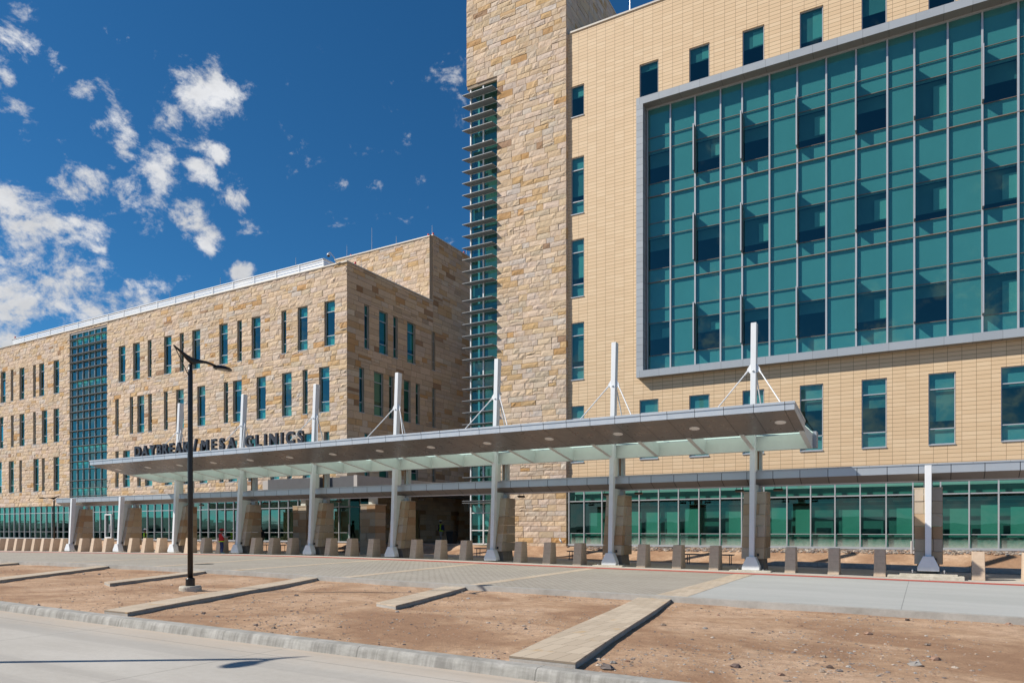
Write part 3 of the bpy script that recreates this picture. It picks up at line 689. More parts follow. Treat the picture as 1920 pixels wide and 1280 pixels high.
# white roof louvres
mb = MB()
for k in range(4):
    z = 20.14+k*.195; mb.box(-87, -40.1, 40.4, 40.45, z, z+.13); mb.box(-40.15, -40.1, 40.45, 46, z, z+.13)
mb.box(-87, -40.1, 40.34, 40.6, 20.88, 20.93); mb.box(-40.22, -40.08, 40.34, 46, 20.88, 20.93)
lo = mb.build('roof_louvre', 'louvre_white', cl, off=LO)
mb = MB(); x = -87
while x < -40: mb.box(x, x+.05, 40.33, 40.36, 20.1, 20.9); x += 2.6
mb.build('louvre_post', 'louvre_white', lo, off=LO)

# ================================================================== hospital block (right), own frame turned by DELTA
HO = Vector((-18.2, 40.3, FLOOR))
hr = Matrix.Rotation(DELTA, 3, 'Z')
hp = empty('hospital_building', hr @ HO, 'tall tan tiled block with a large framed green glass bay and a rough stone tower', 'building', rz=DELTA)
TF = dict(O=(0, 40.1, 0), U=(1, 0, 0), N=(0, -1, 0)); TX0, TX1 = -25.62, -18.33; TZ = 37.1
mb = MB(); th = [(TX0-.01, -23.27, -3, 29.48)]
stone_wall(mb, **TF, u0=TX0, u1=TX1, z0=FLOOR-.2, z1=TZ, holes=th, rr=rr, rowh=(.28, .42), length=(.42, 1.2), rough=.05, zsnap=[29.48])
mb.build('tower_wall', 'stone', hp, off=HO, tint=True)
ms = MB(); TS = dict(O=(TX1, 0, 0), U=(0, 1, 0), N=(1, 0, 0))
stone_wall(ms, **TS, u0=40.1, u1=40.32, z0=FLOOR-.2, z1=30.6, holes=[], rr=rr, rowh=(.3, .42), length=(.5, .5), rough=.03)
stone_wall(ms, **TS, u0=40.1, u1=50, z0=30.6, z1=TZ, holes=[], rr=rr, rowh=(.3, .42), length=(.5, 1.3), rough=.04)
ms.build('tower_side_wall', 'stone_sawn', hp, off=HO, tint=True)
mb = MB(); mb.box(-23.25, TX1-.03, 40.13, 50, FLOOR-.3, TZ-.02); mb.box(TX0+.03, -23.27, 40.13, 50, 29.28, TZ-.03); mb.box(TX0+.03, -23.27, 42.5, 50, FLOOR-.3, 29.25); mb.build('tower_core', 'joint_stone', hp, off=HO)
mb = MB(); mb.box(TX0-.05, TX1+.07, 40.02, 50, TZ, TZ+.1); mb.build('coping', 'coping', hp, off=HO)
# tower glazing at the corner + sunshades
lv = []
for n_ in range(-5, 3):
    T = 20.16+5.056*n_; lv += [T, T+1.156]+[T+1.156+.78*k for k in range(1, 5)]
lv = sorted(z for z in lv if -.2 < z < 28.9)
gx = [-25.36, -24.38, -23.29]; mz = MB(); mg = MB()
for x in gx[:2]: mz.box(x-.04, x+.04, 40.18, 40.32, -.95, 29.48)
mz.box(-25.4, -25.26, 41.2, 41.27, -.95, 29.48)
for z in lv+[-.95, 1.72]:
    mz.box(-25.4, -23.27, 40.2, 40.3, z-.03, z+.03)
zz = [-.95]+lv+[29.48]
for i in range(2):
    for c, d in zip(zz, zz[1:]):
        tx = rr.uniform(-.001, .001); tz = rr.uniform(-.001, .001)
        mg.quad((gx[i], 40.27-tx+tz, c), (gx[i+1], 40.27+tx+tz, c), (gx[i+1], 40.27+tx-tz, d), (gx[i], 40.27-tx-tz, d))
mg.quad((-25.36, 42.5, -.95), (-25.36, 40.27, -.95), (-25.36, 40.27, 29.48), (-25.36, 42.5, 29.48))
cw = mz.build('corner_curtain_wall', 'white_paint', hp, off=HO); mg.build('glass', 'glass', cw, off=HO)
mb = MB()
for c, d in zip(zz, zz[1:]):
    if d-c > 1 and c > 0: mb.quad((-25.3, 40.45, c+.45), (-23.27, 40.45, c+.45), (-23.27, 40.45, d), (-25.3, 40.45, d))
    elif rr.random() < .3: mb.quad((-24.6, 40.6, c+.2), (-24.25, 40.6, c+.2), (-24.25, 40.6, d), (-24.6, 40.6, d))
for n_ in range(-4, 3):
    T = 20.16+5.056*n_; mb.box(-25.26, -23.27, 40.4, 42.4, T-.35, T-.1)
mb.build('blind', 'blind_grey', cw, off=HO)
for z in [z for z in lv if z > 1.5]+[1.74]:
    m = MB(); m.hexa([(-25.73, 39.7, z-.015), (-23.42, 39.7, z-.015), (-23.36, 40.2, z-.04), (-25.5, 40.2, z-.04)], [(-25.73, 39.7, z+.02), (-23.42, 39.7, z+.02), (-23.36, 40.2, z+.01), (-25.5, 40.2, z+.01)])
    m.build('sunshade', 'slat_metal', hp, off=HO)
# diagonal stair string behind the lowest tower glass
m = MB(); m.hexa([(-25.36, 40.5, 1.3), (-25.36, 41, 1.3), (-23, 41, -1.0), (-23, 40.5, -1.0)], [(-25.36, 40.5, 1.65), (-25.36, 41, 1.65), (-23, 41, -.65), (-23, 40.5, -.65)]); m.build('stair', 'blind_pale', cw, off=HO)
# tiled facade
TFc = dict(O=(0, 40.3, 0), U=(1, 0, 0), N=(0, -1, 0)); XR = 15.0
wx = [(-13.70+2.935*k, -13.70+2.935*k+1.13) for k in range(9)]
h0 = [(-18.1, -17.24, c, d) for c, d in ((4.13, 7.6), (9.21, 12.72), (14.3, 17.84), (19.4, 22.9), (25.4, 27.3))]
hh_ = h0+[(a, b, 4.13, 7.6) for a, b in wx]+[(a, b, 25.35, 27.3) for a, b in wx]
bay = (-13.33, XR+1, 9.2, 24.75)
mb = MB(); holed(mb, **TFc, u0=-18.33, u1=XR, z0=2.45, z1=30.62, holes=hh_+[bay], depth=.14, off=0)
mb.build('facade_wall', 'terracotta', hp, off=HO)
mb = MB(); mb.box(-18.19, XR, 40.24, 40.6, 30.62, 30.72); mb.box(-18.1, XR, 40.7, 60, 30.3, 30.45); mb.build('roof_edge', 'coping', hp, off=HO)
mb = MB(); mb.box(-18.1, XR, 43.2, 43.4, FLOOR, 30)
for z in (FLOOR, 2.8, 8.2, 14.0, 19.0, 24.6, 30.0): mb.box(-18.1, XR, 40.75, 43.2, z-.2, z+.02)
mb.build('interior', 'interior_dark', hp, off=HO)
kset = [.35, .8, .1, .3, .55, .12, .2, .4, .3]
for i, (a, b, c, d) in enumerate(hh_):
    top = c > 25; rl = () if top else (.22, .775)
    if top: w = window(hp, **TFc, a=a, b=b, c=c, d=d, depth=.13, off3=HO, rails=(), glassm='glass', blind=[.5, .8, .6, .1, .35, .3, .2, .4][i % 8], rr=rr)
    else: w = window(hp, **TFc, a=a, b=b, c=c, d=d, depth=.13, off3=HO, rails=rl, glassm='glass', blind=kset[i % 9] if i >= 5 else .8, rr=rr)
# framed bay
bx0, bx1, bz0, bz1, fy = -13.73, XR+1.5, 8.82, 25.06, 39.8
bf = MB(); bf.quad((bx0, fy, bz1-.4), (bx1, fy, bz1-.4), (bx1, fy, bz1), (bx0, fy, bz1)); bf.quad((bx0, fy, bz1), (bx1, fy, bz1), (bx1, 40.3, bz1), (bx0, 40.3, bz1))
bfo = bf.build('bay_head', 'bay_panel', hp, off=HO)
m = MB(); m.quad((bx0+.4, fy, bz1-.4), (bx0+.4, 40.6, bz1-.4), (bx1, 40.6, bz1-.4), (bx1, fy, bz1-.4)); m.build('soffit', 'soffit_dark', bfo, off=HO)
bf = MB(); bf.quad((bx0, fy, bz0), (bx1, fy, bz0), (bx1, fy, bz0+.4), (bx0, fy, bz0+.4)); bf.quad((bx0+.4, fy, bz0+.4), (bx1, fy, bz0+.4), (bx1, 40.6, bz0+.42), (bx0+.4, 40.6, bz0+.42))
bfs = bf.build('bay_sill', 'bay_panel', hp, off=HO)
m = MB(); m.quad((bx0, fy, bz0), (bx0, 40.3, bz0), (bx1, 40.3, bz0), (bx1, fy, bz0)); m.build('soffit', 'soffit_dark', bfs, off=HO)
m = MB(); m.quad((bx0, fy, bz0+.4), (bx0+.4, fy, bz0+.4), (bx0+.4, fy, bz1-.4), (bx0, fy, bz1-.4)); m.quad((bx0, 40.3, bz0), (bx0, fy, bz0), (bx0, fy, bz1), (bx0, 40.3, bz1)); m.quad((bx0+.4, fy, bz0+.4), (bx0+.4, 40.6, bz0+.4), (bx0+.4, 40.6, bz1-.4), (bx0+.4, fy, bz1-.4)); m.build('bay_jamb', 'bay_side_panel', hp, off=HO)
mx = [-13.15, -11.77, -10.36, -8.95, -7.79, -6.37, -4.98, -3.58, -2.19, -.79, .38, 1.78, 3.17, 4.56, 5.95, 7.34, 8.5, 9.9, 11.3, 12.7, 14.1]
Fs = [9.39, 14.42, 19.44]; mx = [x*1.01 for x in mx]
mz = MB(); ma = MB(); mg = MB()
for i, x in enumerate(mx): mz.box(x-(.05 if i else .03), x+(.035 if i else .05), 40.43, 40.53, 9.2, 24.66)
mz.box(-13.33, XR+1, 40.4, 40.54, 24.58, 24.68); mz.box(-13.33, XR+1, 40.4, 40.54, 9.2, 9.27)
rz = []
for F in Fs:
    for k in (0, .76, 2.66, 3.46):
        if F+k > 9.45: ma.box(-13.3, XR+1, 40.465 if k else 40.43, 40.53, F+k-(.011 if k else .02), F+k+(.011 if k else .02)); rz.append(F+k)
rz = [9.22]+sorted(rz)+[24.66]
for a, b in zip(mx, mx[1:]):
    for c, d in zip(rz, rz[1:]):
        tx = rr.uniform(-.0009, .0009); tz = rr.uniform(-.0012, .0012)
        mg.quad((a, 40.49-tx+tz, c), (b, 40.49+tx+tz, c), (b, 40.49+tx-tz, d), (a, 40.49-tx-tz, d))
cw = mz.build('bay_curtain_wall', 'aluminium', hp, off=HO); mg.build('glass', 'glass', cw, off=HO)
ma.build('transom', 'transom_bronze', cw, off=HO); 
vis = [0, 2, 4, 6, 8, 10, 12, 14, 16, 18]
BL = {0: [.45, .42, .28, .3, .72, .3, .98, .5, .3, .7], 1: [.35, .3, .72, .6, .72, .75, .8, .3, .5, .2], 2: [.42, .55, .35, .7, .35, .99, .45, .3, .6, .3]}
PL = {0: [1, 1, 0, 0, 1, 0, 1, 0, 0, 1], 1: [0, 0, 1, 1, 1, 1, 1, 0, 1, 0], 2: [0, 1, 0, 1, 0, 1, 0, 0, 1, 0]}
vh = [(mx[i]+.0, mx[i+1]-.0, F+.76, F+2.66) for F in Fs for i in vis]
m = MB(); holed(m, (0, 40.555, 0), (1, 0, 0), (0, -1, 0), -13.33, mx[-1], 9.2, 24.75, vh, .25); m.build('spandrel', 'spandrel', cw, off=HO)
for fi, F in enumerate(Fs):
    for j, i in enumerate(vis):
        a, b = mx[i]+.02, mx[i+1]-.02; z1 = F+2.66; z0 = F+.76; k = BL[fi][j]; zz_ = z1-(z1-z0)*k
        m = MB(); m.quad((a, 40.9, zz_), (b, 40.9, zz_), (b, 40.9, z1), (a, 40.9, z1)); m.build('blind', 'blind_grey', cw, off=HO)
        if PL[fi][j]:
            m = MB(); q = b-(b-a)*.42; m.quad((q, 40.74, zz_+.03), (b, 40.74, zz_+.03), (b, 40.74, z1-.3), (q, 40.74, z1-.33)); m.build('blind', 'blind_pale', cw, off=HO)  # directly sunlit part of the blind, put in as a paler sheet
        if i:
            m = MB(); m.box(mx[i]-.03, mx[i]+.03, 40.05, 40.425, F+.78, F+3.4); m.build('fin', 'dark_aluminium' , cw, off=HO)
            m = MB(); m.box(mx[i]-.035, mx[i]+.035, 40.02, 40.05, F+.78, F+3.4); m.build('fin_edge', 'aluminium', cw, off=HO)
# ground floor glazing of the hospital
xs = [-18.13]+[-17.13+1.163*k for k in range(28)]
sf = storefront(hp, -18.19, XR, xs, 40.1, HO, 'glass_green')
m = MB(); m.quad((-18.2, 40.4, 1.75), (XR, 40.4, 1.75), (XR, 40.4, 2.45), (-18.2, 40.4, 2.45)); m.build('spandrel', 'spandrel', sf, off=HO)
m = MB(); m.quad((-18.2, 40.25, -.95), (XR, 40.25, -.95), (XR, 40.25, -.26), (-18.2, 40.25, -.26)); m.build('lower_board', 'spandrel_dusty', sf, off=HO)
m = MB(); m.quad((-18.1, 40.095, -.88), (XR, 40.095, -.88), (XR, 40.095, -.27), (-18.1, 40.095, -.27)); m.build('dust_film', 'dust_film', sf, off=HO)
m = MB(); ml = MB(); mgk = MB()
for k, x in enumerate(xs[1:-1]):
    if k in (6, 11, 13): zt_ = 0
    else: zt_ = (1.0, 1.15, 1.05, .98)[k % 4]
    z0_ = .62 if k == 8 else -.26
    if zt_: q_ = rr.uniform(.30, .48); m.quad((x+q_, 40.24, z0_), (x+1.14, 40.24, z0_), (x+1.14, 40.24, zt_), (x+q_, 40.24, zt_))
    ml.box(x+.3, x+1.1, 41.0, 41.12, 1.42, 1.47)  # bright shelf reflection in the glass, put in as a pale bar
    mgk.quad((x, 40.9, -.26), (x+1.16, 40.9, -.26), (x+1.16, 40.9, 1.25), (x, 40.9, 1.25))
m.build('blind', 'blind_pale', sf, off=HO); ml.build('shelf_glint', 'blind_pale', sf, off=HO); mgk.build('partition', 'blind_grey', sf, off=HO)

# ================================================================== canopies and posts
PX = [-58.5+6.517*k for k in range(10)]      # ten white posts
PX = [-58.55, -52.03, -45.49, -38.85, -32.3, -25.9, -19.28, -12.75, -6.32, .17]
ORD = ['first', 'second', 'third', 'fourth', 'fifth', 'sixth', 'seventh', 'eighth', 'ninth', 'tenth']
ca0 = Vector((-26, 30, 3.4))
ca = empty('entrance_canopy', ca0, 'long upper canopy with pale metal fascia, dark soffit and round lights', 'canopy')
CX0, CX1 = -48.05, -3.97
m = MB(); m.quad((CX0, 27, 4.27), (CX1, 27, 4.27), (CX1, 27, 4.50), (CX0, 27, 4.50)); m.quad((CX1, 27, 4.27), (CX1, 29.6, 3.80), (CX1, 29.6, 4.2), (CX1, 27, 4.50)); m.quad((CX0, 29.6, 3.80), (CX0, 27, 4.27), (CX0, 27, 4.50), (CX0, 29.6, 4.2))
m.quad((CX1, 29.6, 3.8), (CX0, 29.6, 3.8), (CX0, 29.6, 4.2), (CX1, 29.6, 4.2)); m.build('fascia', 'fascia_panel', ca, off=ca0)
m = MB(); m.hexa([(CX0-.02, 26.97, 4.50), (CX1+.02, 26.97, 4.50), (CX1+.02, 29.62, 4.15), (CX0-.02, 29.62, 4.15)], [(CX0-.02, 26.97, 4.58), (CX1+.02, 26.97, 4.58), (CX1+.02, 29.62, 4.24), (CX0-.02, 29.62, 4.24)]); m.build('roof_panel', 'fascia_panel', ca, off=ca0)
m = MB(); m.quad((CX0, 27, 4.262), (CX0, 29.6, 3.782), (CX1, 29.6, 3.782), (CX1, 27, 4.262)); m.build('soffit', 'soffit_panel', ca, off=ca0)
x = CX1-.68; k = 0
while x > CX0+.5:
    m = MB(); z = 4.262-.1846*1.25; m.lathe([(.17, -.02), (.205, -.012), (.205, .0)], (0, 0, 0), n=20); m.v = [(x+a_, 28.25+b_, z-.004+c_-.1846*b_) for a_, b_, c_ in m.v]; ob = m.build('downlight', 'lens', ca, off=ca0); x -= 3.25
m = MB(); m.box(CX0+.1, CX1-.05, 31.95, 32.2, 3.39, 4.0); m.build('beam', 'pale_paint', ca, off=ca0)
m = MB(); m.box(CX0+.1, CX1+.1, 32.22, 32.75, 3.45, 4.12); m.build('gutter', 'bay_panel', ca, off=ca0)
m = MB(); m.quad((CX0+.05, 29.58, 4.06), (CX1-.02, 29.58, 4.06), (CX1-.02, 32.25, 4.06), (CX0+.05, 32.25, 4.06)); m.build('roof_glass', 'roof_glass', ca, off=ca0)
x = -6.32+2.17
xs = []
while x > CX0+.3: xs.append(x); x -= 2.172
for x in [-4.08]+xs[1:]+[CX0+.2]:
    m = MB(); m.prismx([(29.45, 3.79), (31.95, 3.37), (31.95, 4.0), (29.45, 4.04)], x-.09, x+.09); m.build('rafter', 'pale_paint', ca, off=ca0)

hu0 = Vector((-24, 33.2, 1.9)); hu = empty('walkway_canopy', hu0, 'low grey boxed canopy running past all the posts over the walkway', 'canopy')
HX0, HX1 = -61.8, 14
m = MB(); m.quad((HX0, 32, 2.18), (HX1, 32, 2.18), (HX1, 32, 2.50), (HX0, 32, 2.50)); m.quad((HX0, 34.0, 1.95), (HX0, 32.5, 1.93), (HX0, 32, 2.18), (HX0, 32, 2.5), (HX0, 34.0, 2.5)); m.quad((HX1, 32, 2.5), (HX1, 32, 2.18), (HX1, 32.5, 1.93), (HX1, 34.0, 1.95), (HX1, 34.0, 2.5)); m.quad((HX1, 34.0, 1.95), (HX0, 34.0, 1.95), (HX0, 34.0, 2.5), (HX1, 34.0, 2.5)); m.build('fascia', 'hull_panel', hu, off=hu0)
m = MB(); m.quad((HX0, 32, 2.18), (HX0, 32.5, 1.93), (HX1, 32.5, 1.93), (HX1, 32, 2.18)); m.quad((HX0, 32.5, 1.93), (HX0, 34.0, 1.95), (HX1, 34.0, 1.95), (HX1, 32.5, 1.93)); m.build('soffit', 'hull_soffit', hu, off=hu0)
m = MB(); m.box(HX0-.02, HX1, 31.97, 34.05, 2.50, 2.56); m.build('roof_panel', 'bay_panel', hu, off=hu0)
m = MB(); m.box(HX0+.1, HX1, 32.52, 32.58, 1.87, 1.925); m.build('edge_trim', 'pale_panel', hu, off=hu0)

for i, X in enumerate(PX):
    gz = g(X); tall = 2 <= i <= 8; top = 8.9 if tall else 2.45; o3 = Vector((X, 31.5, gz))
    foot = i in (0, 9)
    lab = f"{'tall' if tall else 'short'} white steel post " + ('with tie rods rising through the canopy' if tall else 'ending at the low canopy') + f", {ORD[i]} from the left" 
    p = empty('canopy_post', o3, lab, 'post', 'white canopy posts')
    b0 = gz+(.28 if i == 9 else .06)
    yf = lambda z: 31.25+(z-gz)/(8.9-gz)*.5
    w0, w1 = .10, .115
    m = MB(); m.hexa([(X-w0, yf(b0), b0), (X+w0, yf(b0), b0), (X+w0, yf(b0)+.22, b0), (X-w0, yf(b0)+.22, b0)], [(X-w1, yf(top), top), (X+w1, yf(top), top), (X+w1, yf(top)+.34, top), (X-w1, yf(top)+.34, top)])
    m.build('mast', 'white_paint', p, off=o3, bevel=.012)
    m = MB(); m.hexa([(X-.36, 31.12, b0), (X+.36, 31.12, b0), (X+.36, 31.5, b0), (X-.36, 31.5, b0)], [(X-.36, 31.12, b0+.14), (X+.36, 31.12, b0+.14), (X+.36, 31.5, b0+.14), (X-.36, 31.5, b0+.14)])
    m.hexa([(X-.36, 31.12, b0+.14), (X+.36, 31.12, b0+.14), (X+.36, 31.5, b0+.14), (X-.36, 31.5, b0+.14)], [(X-.17, 31.16, b0+.56), (X+.17, 31.16, b0+.56), (X+.17, 31.56, b0+.56), (X-.17, 31.56, b0+.56)])
    m.build('foot', 'white_paint', p, off=o3, bevel=.01)
    m = MB(); z1 = 1.93; m.hexa([(X-.07, yf(b0+.5)+.2, b0+.5), (X+.07, yf(b0+.5)+.2, b0+.5), (X+.07, yf(b0+.5)+.28, b0+.5), (X-.07, yf(b0+.5)+.28, b0+.5)], [(X-.1, yf(z1)+.28, z1), (X+.1, yf(z1)+.28, z1), (X+.1, yf(z1)+.95, z1), (X-.1, yf(z1)+.95, z1)])
    if tall: m.box(X-.1, X+.1, yf(2.2)+.26, yf(2.2)+.62, 2.5, 3.42)
    m.build('web_plate', 'pale_paint', p, off=o3)
    if tall:
        m = MB(); m.box(X-.16, X+.16, 32.62, 32.88, 1.6, 3.47); m.build('rear_strut', 'pale_paint', p, off=o3)
        m = MB(); m.tube((X+.05, 32.45, 2.56), (X+.05, 32.45, 3.5), .04); m.build('drain_pipe', 'rust_brown', p, off=o3)
        zn = 6.93; yn = yf(zn)
        m = MB(); m.prismy([(X-.28, zn-.14), (X-.13, zn-.2), (X+.13, zn-.2), (X+.28, zn-.14), (X+.27, zn-.02), (X+.12, zn+.2), (X-.12, zn+.2), (X-.27, zn-.02)], yn+.08, yn+.12)
        m.tube((X, yn+.0, zn-.12), (X, yn-.05, zn-.16), .04)
        m.build('rod_plate', 'white_paint', p, off=o3)
        for sx in (-1, 1):
            m = MB(); m.tube((X+sx*.24, yn+.08, zn-.1), (X+sx*1.9, 30.1, 4.18), .026, n=8); m.tube((X+sx*.24, yn+.08, zn-.1), (X+sx*.34, yn-.03, zn-.27), .036, n=8); m.build('tie_rod', 'white_paint', p, off=o3)
        m = MB(); m.tube((X+.05, yn+.3, zn-.1), (X+.35, 32.6, 4.1), .028, n=8); m.build('tie_rod', 'white_paint', p, off=o3)
    else:
        m = MB(); m.box(X-.16, X+.16, 32.62, 32.88, 1.6, 1.94); m.build('rear_strut', 'pale_paint', p, off=o3)
    if i >= 7:
        wd, ht = ((.75, .08), (.85, .1), (.95, .18))[i-7]
        m = MB(); m.box(X-wd, X+wd, 30.95, 31.9, gz-.2, b0-.005-(.1 if i == 9 else .0)); 
        if i == 9: m.box(X-1.35, X+1.15, 30.75, 32.2, gz-.2, gz+.12)
        m.build('footing', 'raw_footing', p, off=o3, bevel=.02)
        m = MB()
        for bx_ in (-.52, .52):
            for by in (31.08, 31.75): m.tube((X+bx_, by, b0-.06), (X+bx_, by, b0+.05), .018, n=6); m.lathe([(.035, 0), (.035, .025)], (X+bx_, by, b0), n=6)
        m.build('anchor_bolt', 'aluminium', p, off=o3)
    # stone pier behind the post
    o3 = Vector((X, 32.3, gz)); pr = empty('stone_pier', o3, f"stone clad pier with sloping front behind the {ORD[i]} white post from left", 'pier', 'stone piers along the walkway')
    zb, zt = gz+.52, 1.58; hw = .47; N5 = 6
    m = MB()
    yfr = lambda z: 31.52+(z-zb)/(zt-zb)*.5
    yb_ = 32.85
    hts = [zb+(zt-zb)*k/N5 for k in range(N5+1)]
    rp = random.Random(100+i)
    cc = [(.45, .36, .26), (.42, .30, .19), (.40, .33, .26), (.46, .39, .30), (.36, .22, .12), (.43, .33, .22), (.44, .37, .30)]
    for a, b in zip(hts, hts[1:]):
        cut = rp.uniform(-.2, .2); xx = [-hw, cut, hw]
        for u0_, u1_ in zip(xx, xx[1:]):
            c_ = rp.choice(cc); d1, d2 = rp.uniform(0, .035), rp.uniform(0, .035)
            q = .006
            m.add([(X+u0_+q, yfr(a)-d1, a+q), (X+u1_-q, yfr(a)-d1, a+q), (X+u1_-q, yb_, a+q), (X+u0_+q, yb_, a+q), (X+u0_+q, yfr(b)-d2, b-q), (X+u1_-q, yfr(b)-d2, b-q), (X+u1_-q, yb_, b-q), (X+u0_+q, yb_, b-q)],
                  [(0,3,2,1),(4,5,6,7),(0,1,5,4),(1,2,6,5),(2,3,7,6),(3,0,4,7)], c_)
        c_ = rp.choice(cc); m.add([(X+hw-.02, yfr(a)+.35, a+.006), (X+hw+.02, yfr(a)+.35, a+.006), (X+hw+.02, yb_+.02, a+.006), (X+hw-.02, yb_+.02, a+.006), (X+hw-.02, yfr(b)+.35, b-.006), (X+hw+.02, yfr(b)+.35, b-.006), (X+hw+.02, yb_+.02, b-.006), (X+hw-.02, yb_+.02, b-.006)], [(0,3,2,1),(4,5,6,7),(0,1,5,4),(1,2,6,5),(2,3,7,6),(3,0,4,7)], c_)
    m.build('cladding', 'stone_sawn', pr, off=o3, tint=True)
    m = MB(); m.box(X-hw-.02, X+hw+.02, yfr(zt)-.02, yb_+.02, zt, zt+.05); m.build('cap', 'reveal_stone', pr, off=o3)
    m = MB(); m.hexa([(X-hw+.06, 31.85, gz-.1), (X+hw-.04, 31.85, gz-.1), (X+hw-.04, 32.8, gz-.1), (X-hw+.06, 32.8, gz-.1)], [(X-hw+.1, 31.75, zb), (X+hw-.1, 31.75, zb), (X+hw-.1, 32.78, zb), (X-hw+.1, 32.78, zb)]); m.build('base', 'footing', pr, off=o3)
    m = MB(); m.box(X+.2, X+.27, yfr(zb)-.06, yfr(zb)-.0, zb+.12, zb+.24); m.build('outlet_box', 'black_rubber', pr, off=o3)
# sign letters: each glyph a mesh of its own standing on the canopy edge
sg0 = Vector((-36, 27.15, 4.58)); sg = empty('sign', sg0, 'dark slate letters reading DAYBREAK/MESA CLINICS standing on the canopy edge', 'sign')
def glyph(ch):
    cu = bpy.data.curves.new('glyph', 'FONT'); cu.body = ch; cu.size = 1.0 if ch == '/' else .89; cu.extrude = .075; cu.offset = .028; cu.resolution_u = 4
    ob = bpy.data.objects.new('glyph', cu); COL.objects.link(ob); bpy.context.view_layer.update()
    me = bpy.data.meshes.new_from_object(ob.evaluated_get(bpy.context.evaluated_depsgraph_get()))
    bpy.data.objects.remove(ob); xs = [v.co.x for v in me.vertices]; return me, min(xs), max(xs)
def word(s, xa, xb):
    gl = [glyph(c) for c in s]; wsum = sum(b-a for _, a, b in gl); gap = (xb-xa-wsum)/(len(s)-1) if len(s) > 1 else 0
    x = xa
    for me, a, b in gl:
        zs = [v.co.y for v in me.vertices]; z0 = min(zs)
        me.transform(Matrix.Translation((-a, -z0, 0))); me.transform(Matrix.Rotation(R(90), 4, 'X'))
        me.name = 'letter'; me.materials.clear(); me.materials.append(MATS['letter_face'])
        ob = bpy.data.objects.new('letter', me); COL.objects.link(ob); ob.parent = sg; ob.location = (x-sg0.x, .0, .0); x += (b-a)+gap
word('DAYBREAK', -43.25, -37.8); word('/', -37.5, -37.0); word('MESA', -36.75, -33.75); word('CLINICS', -32.95, -28.42)

# twin floodlights hung under the low canopy
def floodlight():
    p = bpy.data.objects.new('floodlight', None); COL.objects.link(p)
    m = MB(); m.tube((-.14, 0, 0), (-.14, 0, -.16), .012, n=6); m.tube((.14, 0, 0), (.14, 0, -.16), .012, n=6); m.tube((-.16, 0, -.04), (.16, 0, -.04), .014, n=6); m.build('bracket', 'black_rubber', p)
    m = MB(); m.hexa([(-.2, -.1, -.2), (.2, -.1, -.2), (.2, .08, -.26), (-.2, .08, -.26)], [(-.2, -.08, -.14), (.2, -.08, -.14), (.16, .08, -.15), (-.16, .08, -.15)]); m.build('lamp_head', 'lamp_black', p, bevel=.01)
    return p
f0 = None
for i, X in enumerate(PX):
    if not 2 <= i <= 8: continue
    for sd, dx in (('left', -.85), ('right', .8)):
        f_ = floodlight() if f0 is None else copy_tree(f0); f0 = f0 or f_
        f_.location = (X+dx, 33.0, 1.94); tag(f_, f'black floodlight under the low canopy, just {sd} of the {ORD[i]} white post from left', 'floodlight', 'floodlights under the walkway canopy')

# ---------------------------------------------------------------- bollards
def bollard():
    m = MB(); m.hexa([(-.21, -.42, -.05), (.21, -.42, -.05), (.21, .36, -.05), (-.21, .36, -.05)], [(-.195, -.24, 1.05), (.195, -.24, 1.05), (.195, .30, 1.05), (-.195, .30, 1.05)])
    return m.build('bollard', 'bollard_stone', bevel=.012)
b0_ = None; bl = []
for i, X in enumerate(PX):
    if i == 9: bl += [(X+1.6, f'first to the right of the rightmost white post'), (X+3.15, 'second to the right of the rightmost white post')]; continue
    n3 = [1.55, 3.2, 4.85]
    for k, dx in enumerate(n3): bl.append((X+dx, f'{ORD[k]} to the right of the {ORD[i]} white post from the left'))
for k in range(8): bl.append((PX[0]-1.15-1.42*k, f'{ORD[k]} to the left of the leftmost white post'))
for X, wd in bl:
    c = bollard() if b0_ is None else b0_.copy()
    if b0_ is None: b0_ = c
    else: COL.objects.link(c)
    c.location = (X, 31.6, g(X)); c.rotation_euler.z = rr.uniform(-.02, .02); tag(c, 'tapered tan masonry bollard, '+wd, 'bollard', 'masonry bollards along the walkway')

